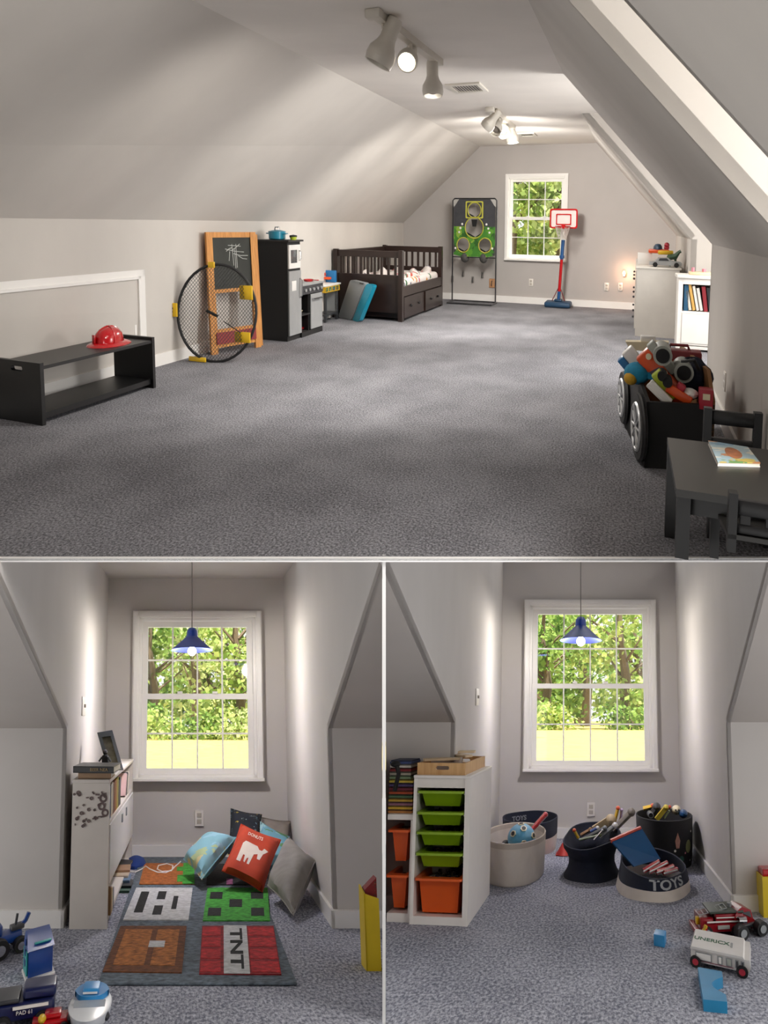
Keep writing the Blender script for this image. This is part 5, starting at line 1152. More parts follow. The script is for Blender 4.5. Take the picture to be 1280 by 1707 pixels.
pillow(B, 'large plain grey cushion at the front right of the heap', [(446, 1476), (489, 1526), (482, 1396), (526, 1434)], [bB-.74, bB-.98, bB-.52, bB-.70], .16, gcl)

# ---- yellow toy bin at the partition
y0_, y1_ = B.fl(611, 1619), B.fl(636, 1619); zt1 = B.dp(609, 1490, y0_.y).z
t = Thing(B, 'yellow_bin', 'yellow box with dark red contents at the right edge of the rug nook', 'bin', y0_)
ww = y1_.x-y0_.x
t.part('front_panel', MB().plate([(0, 0), (ww, 0), (ww, zt1-.02), (0, zt1)], [], 0, .008, 'xz'), mat('bin_yellow', '#d6b90e', .45, .06)); t.part('side_panel', MB().hexa([(0, 0, 0), (.006, 0, 0), (.004, .05, 0), (-.002, .05, 0), (0, 0, zt1), (.006, 0, zt1), (.004, .05, zt1+.02), (-.002, .05, zt1+.02)]), MATS['bin_yellow'])
t.part('bottom', MB().box(0.002, ww, .005, .05, .0, .01), MATS['bin_yellow'])
solo(B, 'red_box', 'dark red box sticking out of the yellow box', 'box', y0_+Vector((.010, .012, .012)), MB().hexa([(0, 0, 0), (ww-.012, 0, 0), (ww-.012, .03, 0), (0, .03, 0), (0, 0, zt1+.0), (ww-.012, 0, zt1+.05), (ww-.012, .03, zt1+.05), (0, .03, zt1+.0)]), spots('red_box_print', '#7d2226', ['#7d2226', '#3a3a36', '#8a5a3a'], 30, .4))

# ---- toys on the floor, bottom left
def wheel(t, c, r, w, m_, hub=None, ax=(0, 1, 0), par=None):
    a = Vector(ax).normalized()*w/2; c = Vector(c); wh = t.part('wheel', MB().cyl(c-a, c+a, r, n=18), m_, parent=par)
    t.part('hub', MB().cyl(c-a*1.15, c+a*1.15, r*.55, n=14), hub or chrome, parent=wh if par is None else None); return wh
toyb = mat('toy_blue', '#123f8a', .35, .08)
p = B.fl(16, 1584); t = Thing(B, 'toy_tractor', 'blue toy tractor with silver wheels at the left edge', 'toy tractor', p, rot=40)
t.part('body', MB().box(-.09, .05, -.03, .03, .04, .085, .012).box(-.10, -.04, -.028, .028, .08, .13, .01), toyb); t.part('exhaust', MB().cyl((.02, 0, .08), (.03, 0, .15), .006).box(.0, .06, -.02, .02, .085, .105, .005), darkg)
for x, y, r in ((.035, -.045, .032), (.035, .045, .032), (-.06, -.05, .042), (-.06, .05, .042)): wheel(t, (x, y, r), r, .03, blackm)
t.part('arm', MB().tube([(.03, 0, .08), (.07, 0, .11), (.085, 0, .14)], .01, 6), toyb)
p = B.fl(66, 1622); t = Thing(B, 'toy_house', 'tall blue and turquoise toy house tower on a white base', 'toy house', p, rot=32)
hz = B.dp(66, 1552, p.y).z
t.part('base', MB().box(-.065, .055, -.045, .05, 0, .012, .003), whitep); t.part('walls', MB().box(-.055, .045, -.036, .04, .012, hz*.70, .003), toyb)
t.part('front_panel', MB().box(-.062, -.055, -.03, .034, .02, hz*.66), mat('toy_turquoise', '#3aa6a4', .4, .05)); 
for z in (.05, .09, .13): t.part('window', MB().box(-.064, -.061, -.012, .012, z, z+.026), toyb)
t.part('roof', MB().hexa([(-.06, -.042, hz*.70), (.05, -.042, hz*.70), (.05, .046, hz*.70), (-.06, .046, hz*.70), (-.055, .0, hz*.95), (.045, .0, hz*.95), (.045, .04, hz), (-.055, .04, hz)]), toyb); t.part('canopy', MB().box(-.03, .04, -.03, 0, hz*.79, hz*.83, .003), MATS['toy_turquoise'])
p = B.fl(150, 1700); t = Thing(B, 'toy_boat', 'white toy boat with light blue deck at the bottom left', 'toy boat', p, rot=4)
sb = (B.fl(184, 1700)-B.fl(113, 1700)).length/2
wtm = mat('boat_white', '#dfe3e8', .3, .03); btm = mat('boat_blue', '#2f8fd0', .35, .05)
zb_ = B.dp(150, 1648, p.y+.05).z
t.part('hull', MB().lathe([(.001, 0), (sb*.72, 0), (sb*.92, zb_*.3), (sb, zb_*.75), (sb*.94, zb_*.8), (.001, zb_*.8)], 28, 1.0, 1.15), wtm)
t.part('deck', MB().plate(rrect(-sb*.8, sb*.8, .0, sb*1.05, .05), [], zb_*.78, zb_*1.06, 'xy'), btm); t.part('windscreen', MB().hexa([(-sb*.7, -sb*.75, zb_*.55), (sb*.7, -sb*.75, zb_*.55), (sb*.72, .0, zb_*.85), (-sb*.72, .0, zb_*.85), (-sb*.7, -sb*.77, zb_*.56), (sb*.7, -sb*.77, zb_*.56), (sb*.72, -.005, zb_*.95), (-sb*.72, -.005, zb_*.95)]), mat('boat_screen', '#b9c2cc', .2, .05))
t.part('cabin', MB().box(-sb*.42, sb*.38, sb*.12, sb*.8, zb_*1.06, zb_*1.32, .008), btm)
for s_ in (-.2, .12): t.part('cabin_window', MB().box(s_*sb-.014, s_*sb+.014, sb*.115, sb*.125, zb_*1.1, zb_*1.2), whitep)
for s_ in (-1, 1): t.part('porthole', MB().ball((s_*sb*.82, -sb*.5, zb_*.5), .012, .01, .016, 10, 6), darkg)
p = B.fl(52, 1703); t = Thing(B, 'toy_truck', 'dark navy toy truck with printed side at the bottom left corner', 'toy truck', p, rot=14)
nv = mat('truck_navy', '#141c4a', .35, .1)
t.part('body', MB().box(-.13, .08, -.03, .05, .025, .085, .008), nv); t.part('cab', MB().box(-.03, .085, -.025, .045, .085, .125, .01), nv); t.part('bed_rail', MB().box(-.125, -.04, -.03, .05, .085, .10, .004), darkg)
st_ = t.part('stripe', MB().box(-.06, .06, -.033, -.03, .066, .076), whitep)
v_, f_ = text_mesh('PAD 61', .018, .0005); m = MB(); m.X = T(-.02, -.034, .055)@R('X', 90); m.add(v_, f_); t.part('lettering', m, whitep)
for x in (-.09, .04):
    for y in (-.03, .05): wheel(t, (x, y, .026), .026, .02, blackm, darkg)
p = B.fl(88, 1712); t = Thing(B, 'toy_car', 'small red toy car with yellow lamp at the bottom edge', 'toy car', p, rot=12)
t.part('body', MB().box(-.07, .06, -.025, .025, .012, .038, .008).box(-.03, .03, -.02, .02, .036, .055, .008), redp); t.part('lamp', MB().ball((-.035, -.02, .045), .014, nu=10, nv=8), yellow)
for x in (-.045, .04):
    for y in (-.025, .025): t.part('wheel', MB().cyl((x, y-.008, .015), (x, y+.008, .015), .015), blackm)
# ================================================================== things in the basket nook
stw = mat('storage_white', '#e9e4df', .4, .02)
binG, binO = mat('bin_green', '#86a817', .35, .05), mat('bin_orange', '#dc5a16', .35, .05)
def bin_(R_, t_loc, rot, x0, x1, z0, z1, d, m_, label, grp, fill):
    """plastic storage drawer with a rim flange, open on top, with things inside"""
    t = Thing(R_, 'storage_bin', label, 'bin', t_loc, rot=rot, group=grp)
    w = x1-x0; f = .022; tp = .015; y0 = .015
    def sec(ins, z): return [(x0+f+ins, y0+ins, z), (x1-f-ins, y0+ins, z), (x1-f-ins, y0+d-ins, z), (x0+f+ins, y0+d-ins, z)]
    m = MB(); a, b = sec(tp, z0), sec(0, z1-.012); a2, b2 = sec(tp+.006, z0+.008), sec(.006, z1)
    m.add(a+b+a2+b2, [(0, 1, 2, 3)]+[(i, (i+1) % 4, 4+(i+1) % 4, 4+i) for i in range(4)]+[(8, 9, 10, 11)]+[(8+i, 8+(i+1) % 4, 12+(i+1) % 4, 12+i) for i in range(4)])
    t.part('tub', m, m_)
    t.part('rim', MB().plate(rrect(x0+.003, x1-.003, -.006, y0+d, .012), [[(x0+f+.006, y0+.006), (x1-f-.006, y0+.006), (x1-f-.006, y0+d-.006), (x0+f+.006, y0+d-.006)]], z1-.012, z1, 'xy'), m_)
    m = MB(); rr = random.Random(int(z0*1000))
    for i in range(26):
        c = (rr.uniform(x0+f+.03, x1-f-.03), rr.uniform(y0+.03, y0+d-.04), z1-.03+rr.uniform(-.01, .012)); m.X = T(*c)@R('Z', rr.uniform(0, 180))@R('X', rr.uniform(-40, 40)); m.box(-.022, .022, -.01, .01, -.008, .008)
    t.part('small_toys', m, fill, kind='stuff'); return t
mixed = spots('mixed_toys', '#5a5048', ['#6a4a3a', '#9a4a30', '#6a6a80', '#d9c49a', '#4a4038'], 40, .6)
mixed2 = spots('mixed_toys_pale', '#5a565a', ['#e9e2d0', '#4a6090', '#4e4c50', '#b8aa82', '#75604e'], 30, .55)
o0, Lf, rt = span(C, (682, 1541), (773, 1552)); 
zt_ = C.dp(726, 1292, o0.y).z; rt *= .35; dS = C.fl(803, 1492).y-C.fl(773, 1552).y-.03
t = Thing(C, 'storage_unit', 'tall white storage frame with green and orange bins', 'storage unit', o0, rot=rt)
t.part('side_panel', MB().box(0, .018, 0, dS, 0, zt_-.016), stw); t.part('side_panel', MB().box(Lf-.03, Lf, 0, dS, 0, zt_-.016), stw); t.part('top', MB().box(-.002, Lf+.002, -.003, dS, zt_-.016, zt_, .002), stw)
zfas = C.dp(726, 1313, o0.y).z; t.part('fascia', MB().box(.018, Lf-.03, .004, .016, zfas, zt_-.016), stw); t.part('back_panel', MB().box(.01, Lf-.01, dS-.012, dS, 0, zt_-.016), stw)
t.part('plinth', MB().box(.018, Lf-.03, .002, dS-.012, 0, C.dp(726, 1527, o0.y).z, .0), stw)
zz = [C.dp(726, y, o0.y).z for y in (1318, 1345, 1353, 1377, 1386, 1411, 1421, 1447, 1463, 1524)]
nm_ = ['top green bin in the tall white storage frame', 'second green bin from the top in the tall storage frame', 'third green bin from the top in the tall storage frame', 'lowest green bin, just above the orange one']
for i in range(4):
    bin_(C, o0, rt, .018, Lf-.03, zz[2*i+1], zz[2*i], dS-.04, binG, nm_[i], 'bins of the storage units', mixed)
    for s_ in (.018, Lf-.036): t.part('runner', MB().box(s_, s_+.006, .006, dS-.02, zz[2*i]-.020, zz[2*i]-.013), whitep)
bin_(C, o0, rt, .018, Lf-.03, zz[9], zz[8], dS-.04, binO, 'deep orange bin at the bottom of the tall storage frame', 'bins of the storage units', mixed2)
# wooden tray on top
t = Thing(C, 'wooden_tray', 'light wooden tray with handle holes on the tall storage frame', 'tray', o0+Vector((0, 0, zt_)), rot=rt)
lw = wood('birch_wood', '#c99a62', '#dcb27c')
hT_ = C.dp(730, 1272, o0.y).z-zt_
t.part('tray_side', MB().plate([(.01, 0), (Lf-.035, 0), (Lf-.035, hT_), (.01, hT_)], [slot(Lf*.36, Lf*.60, hT_*.42, hT_*.75)], .012, .024, 'xz'), lw); t.part('tray_side', MB().plate([(.01, 0), (Lf-.035, 0), (Lf-.035, hT_), (.01, hT_)], [slot(Lf*.36, Lf*.60, hT_*.42, hT_*.75)], dS-.04, dS-.028, 'xz'), lw)
t.part('tray_side', MB().box(.01, .022, .02, dS-.03, 0, hT_), lw); t.part('tray_side', MB().box(Lf-.047, Lf-.035, .02, dS-.03, 0, hT_), lw); t.part('tray_bottom', MB().box(.012, Lf-.037, .014, dS-.03, 0, .006), lw)
for i, (x, y, l, r_, lb) in enumerate(((.10, .12, .10, 25, 'long pale wooden piece lying across the wooden tray'), (.17, .20, .09, -30, 'pale wooden arm piece at the right of the wooden tray'), (.12, .26, .12, 10, 'pale wooden board at the back of the wooden tray'))):
    m = MB(); m.plate(rrect(-l, l, -.028, .028, .012), [slot(-l*.5, l*.1, -.008, .008)], 0, .012, 'xy')
    q_ = Matrix.Rotation(math.radians(rt), 3, 'Z')@Vector((x, y, 0)); solo(C, 'wooden_piece', lb, 'wooden toy', o0+q_+Vector((0, 0, zt_+hT_+.002+.0125*i)), m, MATS['pale_wood'], rot=rt+r_, group='wooden pieces on the tray')
# lower unit, cut by the partition
q0 = C.fl(645.5, 1537); zl_ = C.dp(660, 1357, q0.y).z; w2 = (o0-q0).length-.004
t = Thing(C, 'storage_unit', 'low white storage frame with orange bins at the partition', 'storage unit', q0, rot=rt)
t.part('top', MB().box(-.022, w2, 0, dS, zl_-.03, zl_, .002), stw); t.part('side_panel', MB().box(w2-.015, w2, 0, dS, 0, zl_-.03), stw); t.part('plinth', MB().box(-.006, w2-.015, .002, dS, 0, C.dp(660, 1522, q0.y).z), stw); t.part('back_panel', MB().box(0, w2-.015, dS-.012, dS, 0, zl_-.03), stw)
bin_(C, q0, rt, -.02, w2-.013, C.dp(660, 1438, q0.y).z, C.dp(660, 1383, q0.y).z, dS-.04, binO, 'upper orange bin beside the tall storage frame', 'bins of the storage units', mixed)
bin_(C, q0, rt, -.02, w2-.013, C.dp(660, 1517, q0.y).z, C.dp(660, 1458, q0.y).z, dS-.04, binO, 'lower orange bin beside the tall storage frame', 'bins of the storage units', mixed)
cols = [('#c98a4a', 'orange brown'), ('#d9b23a', 'yellow'), ('#9a6a7a', 'mauve'), ('#c9a23a', 'golden'), ('#4a6a4a', 'green'), ('#b9502a', 'rust'), ('#7a2a3a', 'burgundy'), ('#5a4a7a', 'purple'), ('#d9c04a', 'lemon'), ('#8aa07a', 'sage'), ('#b9b2a0', 'beige'), ('#8a2a2e', 'red'), ('#c9c4bc', 'white'), ('#3a4a7a', 'blue')]
z_ = zl_
hstk = (C.dp(660, 1268, q0.y).z-zl_)/len(cols)
for i, (hx, cn) in enumerate(cols):
    t = Thing(C, 'puzzle', '%s flat puzzle in the tall stack on the low storage frame' % cn, 'puzzle', q0+Vector((0, .02, z_+.0005)), rot=rt, group='stack of puzzles')
    ww = w2-.02-(.014 if i > 8 else 0)
    t.part('board', MB().box(-.03, ww, 0, .18, 0, hstk*.55), mat('z_'+hx[1:], hx, .6, .15, 30)); t.part('picture', MB().box(-.027, ww-.004, .004, .176, hstk*.55, hstk*.93), mat('zz_'+hx[1:], '#'+''.join('%02x' % min(255, int(int(hx[k:k+2], 16)*.55)) for k in (1, 3, 5)), .6, .2, 40)); z_ += hstk
p = C.dp(668, 1268, q0.y+.05); t = Thing(C, 'toy_headset', 'black toy headset hanging at the stack of puzzles', 'toy', (p.x, q0.y-.012, p.z-.01))
t.part('ear_pad', MB().ball((0, 0, 0), .028, .012, .018, 14, 8), blackm); t.part('strap', MB().tube([(.008, 0, -.01), (.02, -.003, -.05), (.01, -.003, -.10), (.0, 0, -.14)], .011, 6), blackm)

# ---- baskets
def basket(R_, name, label, px_c, pyb, rpx, ytop, bands, grp='fabric toy baskets', flare=1.0, sy=1.0, wob=0.0, tilt=0.0, back=0.0, handle=False, cat='basket', slump=None):
    c = R_.fl(px_c, pyb); r = (R_.fl(px_c+rpx, pyb)-c).x; H = R_.dp(px_c, ytop, c.y).z
    t = Thing(R_, name, label, cat, c, group=grp)
    def prof(f):
        if slump: return slump(f)
        return .93+.07*f**.5 if flare == 1.0 else (1-(1-f)*(1-1/flare))
    rr = random.Random(int(px_c))
    ph = rr.uniform(0, 6)
    def pt(a, f, rad=1.0):
        w_ = 1+wob*math.sin(3*a+ph)*(.3+f)+wob*.6*math.sin(5*a+2*f+ph)
        return (r*prof(f)*rad*w_*math.cos(a), r*sy*prof(f)*rad*w_*math.sin(a), H*f*(1+(tilt*math.cos(a)+back*math.sin(a))*f))
    n = 36
    for i, (f0, f1, nm, m_) in enumerate(bands):
        m = MB(); K = 6
        vs_ = [pt(2*PI*j/n, f0+(f1-f0)*k/K) for k in range(K+1) for j in range(n)]+[pt(2*PI*j/n, f0+(f1-f0)*k/K, .955) for k in range(K+1) for j in range(n)]
        fs_ = []; o_ = (K+1)*n
        for k in range(K):
            for j in range(n):
                q_ = (k*n+j, k*n+(j+1) % n, (k+1)*n+(j+1) % n, (k+1)*n+j); fs_ += [q_, tuple(x+o_ for x in q_[::-1])]
        for j in range(n): fs_ += [(K*n+j, K*n+(j+1) % n, o_+K*n+(j+1) % n, o_+K*n+j)]
        if f0 == 0: fs_ += [tuple(range(n))[::-1], tuple(range(o_, o_+n))]
        m.add(vs_, fs_); t.part(nm, m, m_)
    t.part('rim', MB().tube([pt(2*PI*j/n, 1.0, .98) for j in range(n)], r*.022, 6, closed=True), bands[-1][3])
    t.pt = pt; t.c = c; t.r = r; t.H = H
    return t
canvas = mat('canvas_beige', '#cfc6bc', .9, .06, 8, bump=.1, bscale=90); canvas_d = mat('canvas_band', '#b8ada2', .9, .06, 8); canw = mat('canvas_white', '#d9d0c6', .9, .06, 8)
b1 = basket(C, 'fabric_basket', 'large beige canvas basket holding a blue ball', 858, 1455, 51, 1388, [(0, .12, 'foot_band', canvas), (.12, .88, 'wall', canvas), (.88, 1.0, 'top_band', canvas_d)], sy=1.2)
b2 = basket(C, 'fabric_basket', 'white and navy basket behind the large beige one', 884, 1414, 46, 1362, [(0, .48, 'wall', canw), (.48, 1.0, 'navy_band', navy)], wob=.03, sy=.9)
v_, f_ = text_mesh('TOYS', .058, .0, .002); m = MB()
for x, y, z in [(0, 0, 0)]:
    m.add([b2.pt(PI/2+.55-xx_/b2.r*.95 if False else PI/2-(-xx_+.0)/b2.r*.0+ .62+xx_/b2.r*-1.0+1.57*0, .80+yy_/b2.H*.9, .945) for xx_, yy_, zz_ in [(q_[0], q_[1], q_[2]) for q_ in v_]], f_)
b2.part('lettering', m, mat('letter_grey', '#8b8f98', .8, .05))
b3 = basket(C, 'toy_bag', 'soft navy bag stuffed with toy tools', 985, 1456, 47, 1392, [(0, 1.0, 'wall', navy)], wob=.05, sy=.85, tilt=.10, back=.16, slump=lambda f: 1.0-.22*math.sin(PI*min(1, f*1.15))+.02*f, cat='bag')
b4 = basket(C, 'fabric_basket', 'slumped white and navy basket lettered in grey on its front', 1087, 1479, 60, 1437, [(0, .42, 'wall', canw), (.42, 1.0, 'navy_band', navy)], wob=.035, sy=.9, tilt=-.12, back=.22, slump=lambda f: 1.03-.13*f)
v_, f_ = text_mesh('TOYS', .105, .0, .003); m = MB()
b5 = basket(C, 'fabric_basket', 'tall black basket printed with planets and a rocket', 1108, 1436, 47, 1358, [(0, 1.0, 'wall', mat('space_cloth', '#1d1d20', .85, .1, 10))], sy=.9)
def wrap(t, pts2, fs_, a0, zc_, nm, m_, sc=1.0, out=1.012):
    """lay flat lettering round the outside of a basket"""
    m = MB(); m.add([t.pt(a0+x*sc/t.r, zc_+y*sc/t.H, out) for x, y in pts2], fs_); t.part(nm, m, m_)
wrap(b4, [(x, y) for x, y, z in v_], f_, -PI/2+.36, .70, 'lettering', mat('letter_silver', '#a9adb0', .7, .05))
def blob(t, o, a0, zc_, nm, m_, out=1.014):
    tri = tessellate_polygon([[Vector((x, y, 0)) for x, y in o]]); wrap(t, o, [tuple(q_) for q_ in tri], a0, zc_, nm, m_, out=out)
blob(b5, circ(0, 0, .03, 14, .045), -PI/2+.78, .45, 'planet_print', mat('print_olive', '#8c9160', .85, .05))
blob(b5, [(-.012, -.05), (.012, -.05), (.02, 0), (.0, .055), (-.02, 0)], -PI/2+.30, .60, 'rocket_print', mat('print_rust', '#b98a78', .85, .2, 30))
blob(b5, circ(0, 0, .022, 10), -PI/2+.45, .22, 'planet_print', mat('print_teal', '#2f5a50', .85, .1)); blob(b5, circ(0, 0, .009, 8), -PI/2+.2, .40, 'star_print', whitep); blob(b5, circ(0, 0, .008, 8), -PI/2+.95, .74, 'star_print', whitep); blob(b5, circ(0, 0, .008, 8), -PI/2+.62, .33, 'star_print', pinkm); blob(b5, circ(0, 0, .007, 8), -PI/2+.9, .15, 'star_print', whitep); blob(b5, circ(0, 0, .007, 8), -PI/2+1.15, .28, 'star_print', whitep)
# contents
def at(t, x, y, dy): return C.dp(x, y, t.c.y+dy)
p = at(b1, 869, 1397, -.03); rb = (C.dp(892, 1397, p.y)-p).x
t = Thing(C, 'play_ball', 'light blue ball with black and cream spots in the beige basket', 'ball', (p.x, p.y, p.z-rb))
bl_ = t.part('shell', MB().ball((0, 0, rb), rb, rb*.8, rb, 24, 16), mat('ball_blue', '#5aa6cc', .4, .1, 12))
for az, el in ((-125, 28), (-68, 52), (-72, -8), (-140, -25), (-20, 15), (-100, 85)):
    a, e = math.radians(az), math.radians(el); d = Vector((math.cos(e)*math.cos(a), math.cos(e)*math.sin(a), math.sin(e))); c_ = Vector((0, 0, rb))+Vector((d.x*rb, d.y*rb*.8, d.z*rb))
    t.part('spot_ring', MB().cyl(c_-d*.012, c_+d*.002, rb*.24, n=6), cream, parent=bl_); t.part('spot', MB().cyl(c_-d*.01, c_+d*.004, rb*.15, n=12), blackm, parent=bl_)
a_, b_ = at(b1, 882, 1388, .05), at(b1, 909, 1358, .10)
t = Thing(C, 'toy_bat', 'red plastic toy bat sticking out of the beige basket', 'bat', a_); t.part('barrel', MB().tube([a_, a_.lerp(b_, .5), b_], [.014, .018, .019], 12), redp, ab=True); t.part('tip', MB().ball(tuple(b_), .02, nu=10, nv=8), redp, ab=True)
for i, (x, y, r_, m_, lb) in enumerate(((843, 1408, .03, darkg, 'dark toy ball at the left inside the beige basket'), (890, 1407, .03, toyb, 'small blue toy ball at the right inside the beige basket'), (875, 1382, .026, mat('toy_sky', '#4aa6c4', .4, .05), 'small sky blue toy ball behind the large spotted ball'), (852, 1412, .022, mat('toy_peach', '#c9925a', .5, .1), 'small peach toy ball low in the beige basket'))):
    p = at(b1, x, y, -.03 if i != 2 else .08); t = Thing(C, 'small_ball', lb, 'ball', (p.x, p.y, p.z-r_), group='small balls in the beige basket'); t.part('shell', MB().ball((0, 0, r_), r_, nu=14, nv=10), m_); t.part('seam', MB().torus((0, 0, r_), (0.3, .5, 1), r_, .0025, 20, 5), whitep)
p = C.fl(940, 1424); t = Thing(C, 'toy_cone', 'red toy cone lying behind the navy bag', 'cone', p)
t.part('cone', MB().lathe([(.06, .006), (.052, .02), (.012, .085), (.001, .086)], 16), mat('cone_red', '#b02a22', .5, .06)); t.part('foot', MB().box(-.062, .062, -.04, .04, 0, .008, .003), MATS['cone_red'])
def stick(nm, lb, cat_, t_, pa, pb, dy, r, m_, tipm=None, dyb=None, grp=None, flat=False):
    a_, b_ = at(t_, pa[0], pa[1], dy), at(t_, pb[0], pb[1], dy if dyb is None else dyb)
    t = Thing(C, nm, lb, cat_, a_, group=grp); d = (b_-a_)
    if flat:
        n_ = Vector((d.z, 0, -d.x)).normalized()*r; th = Vector((0, .012, 0))
        t.part('blade', MB().hexa([tuple(v) for v in (a_-n_-th, b_-n_-th, b_+n_-th, a_+n_-th, a_-n_+th, b_-n_+th, b_+n_+th, a_+n_+th)]), m_, ab=True)
    else: t.part('shaft', MB().tube([a_, a_.lerp(b_, .5), b_], r, 8), m_, ab=True)
    t.part('tip', MB().ball(tuple(b_), r*1.35, nu=10, nv=6), tipm or m_, ab=True); return t
G_ = 'tools in the navy bag'
stick('toy_hammer', 'yellow toy hammer at the left of the navy bag', 'toy tool', b3, (964, 1397), (957, 1384), -.06, .010, yellow, orange, grp=G_)
stick('toy_tool', 'cream flat toy tool across the back of the navy bag', 'toy tool', b3, (990, 1384), (1018, 1366), .08, .028, mat('toy_tan', '#c9b490', .6, .1), flat=True, grp=G_)
stick('toy_tool', 'dark toy wrench in the middle of the navy bag', 'toy tool', b3, (972, 1399), (1008, 1380), -.02, .012, darkg, greyp, grp=G_)
stick('toy_tool', 'green toy rod lying in the navy bag', 'toy tool', b3, (965, 1400), (1000, 1392), -.05, .008, mat('dull_green', '#5a6a3a', .5, .1), grp=G_)
stick('toy_tool', 'blue and white toy torch in the navy bag', 'toy tool', b3, (984, 1386), (996, 1380), .02, .010, toyb, whitep, grp=G_)
stick('toy_tool', 'brown toy saw handle in the navy bag', 'toy tool', b3, (968, 1392), (984, 1383), .05, .012, brownp, grp=G_)
stick('toy_tool', 'grey toy pliers near the right of the navy bag', 'toy tool', b3, (1000, 1396), (1025, 1376), -.02, .016, greyp, whitep, grp=G_)
stick('toy_dinosaur', 'grey brown toy dinosaur neck rising from the navy bag', 'toy', b3, (1022, 1384), (1052, 1354), .05, .022, mat('dino_grey', '#7c746a', .7, .2, 14), grp=None)
stick('toy_sword', 'yellow toy sword handle behind the navy bag', 'toy', b3, (1024, 1370), (1030, 1347), .12, .012, yellow, orange)
stick('toy_sword', 'pale lilac toy sword beside the yellow one', 'toy', b3, (1034, 1368), (1036, 1350), .12, .009, mat('lilac', '#b9a2c4', .5, .05))
stick('toy_tool', 'silver toy tongs over the near rim of the navy bag', 'toy tool', b3, (990, 1400), (1004, 1384), -.09, .006, chrome, grp=G_)
# in the lettered basket: a blue foam board and red striped sticks
bl, br, tl, tr = at(b4, 1056, 1445, -.02), at(b4, 1100, 1432, .04), at(b4, 1018, 1402, .02), at(b4, 1068, 1380, .08)
Qb_ = Quad(bl, br, tl, tr); t = Thing(C, 'foam_board', 'blue foam board with orange edge leaning in the lettered basket', 'board', bl); t.part('board', Qb_.box(MB(), 0, 1, 0, .96, -.01, .01), mat('foam_blue', '#0f5f9a', .6, .06), ab=True)
t.part('edge', MB().tube([Qb_.p(0, 1, 0), Qb_.p(.5, 1.0, 0), Qb_.p(1, 1, 0)], .014, 8), mat('edge_orange', '#d9503a', .5, .06), ab=True)
for i, (pa, pb, lb) in enumerate((((1072, 1452), (1098, 1436), 'first red and white striped stick in the lettered basket, furthest left'), ((1082, 1453), (1112, 1438), 'second red and white striped stick from the left in the lettered basket'), ((1094, 1454), (1122, 1444), 'third red and white striped stick from the left in the lettered basket'), ((1106, 1455), (1128, 1449), 'shortest red striped stick at the right of the lettered basket'))):
    a_, b_ = at(b4, pa[0], pa[1], -.06), at(b4, pb[0], pb[1], .0); t = Thing(C, 'striped_stick', lb, 'stick', a_, group='striped sticks in the lettered basket')
    t.part('stick', MB().tube([a_, b_], .016, 10), redp, ab=True); t.part('stripe', MB().tube([a_+Vector((0, -.016, .003)), b_+Vector((0, -.016, .003))], .005, 6), whitep, ab=True)
# in the planet basket
G2 = 'toys in the planet basket'
stick('toy_blaster', 'yellow and orange toy blaster at the back left of the planet basket', 'toy', b5, (1072, 1348), (1088, 1344), .02, .016, yellow, orange, grp=G2)
stick('toy_tube', 'black toy tube with round end in the planet basket', 'toy', b5, (1085, 1360), (1094, 1345), .0, .024, blackm, darkg, grp=G2)
stick('toy_ruler', 'yellow flat toy blade slanting out of the planet basket', 'toy', b5, (1094, 1366), (1110, 1346), -.05, .016, mat('blade_yellow', '#c9b32a', .5, .08), flat=True, grp=G2)
stick('toy_wand', 'pale green toy wand in the planet basket', 'toy', b5, (1107, 1364), (1115, 1352), -.04, .006, mat('wand_green', '#c4d9a8', .5, .05), grp=G2)
stick('toy_dart', 'red tipped toy dart in the planet basket', 'toy', b5, (1108, 1352), (1116, 1345), .02, .010, mat('toy_red_or', '#c4402a', .5, .05), grp=G2)
p = at(b5, 1127, 1350, .02); t = Thing(C, 'face_toy', 'cream toy face peeking out of the planet basket', 'toy', (p.x, p.y, p.z-.03)); t.part('head', MB().ball((0, 0, .03), .034, .028, .034, 14, 10), cream); t.part('eye', MB().ball((-.01, -.028, .035), .006, nu=8, nv=6), blackm); t.part('eye', MB().ball((.014, -.025, .035), .006, nu=8, nv=6), blackm)
p = at(b5, 1139, 1356, -.01); t = Thing(C, 'small_ball', 'dark blue ball at the right of the planet basket', 'ball', (p.x, p.y, p.z-.032)); t.part('shell', MB().ball((0, 0, .03), .032, nu=14, nv=10), mat('ball_navy', '#1f4a7a', .3, .1)); t.part('seam', MB().torus((0, 0, .03), (.4, .2, 1), .032, .002, 18, 5), blue)
p = at(b5, 1084, 1358, -.05); t = Thing(C, 'toy_lens', 'grey ringed toy lens at the left of the planet basket', 'toy', (p.x, p.y, p.z-.02)); t.part('barrel', MB().cyl((0, -.02, .02), (0, .04, .02), .022), darkg); t.part('ring', MB().torus((0, -.021, .02), (0, 1, 0), .018, .004, 18, 6), greyp)

# ---- toys on the carpet
def cube(t, nm, x0, x1, y0, y1, z0, z1, m_, bev=.003, par=None): return t.part(nm, MB().box(x0, x1, y0, y1, z0, z1, bev), m_, parent=par)
p = C.fl(1100, 1574); sw = (C.fl(1109, 1574)-p).x
solo(C, 'toy_block', 'small light blue cube block alone on the carpet', 'block', p, MB().box(-sw, sw, -sw*.9, sw*1.1, 0, sw*2, .002), mat('block_sky', '#2f8fc9', .45, .08), rot=-20)
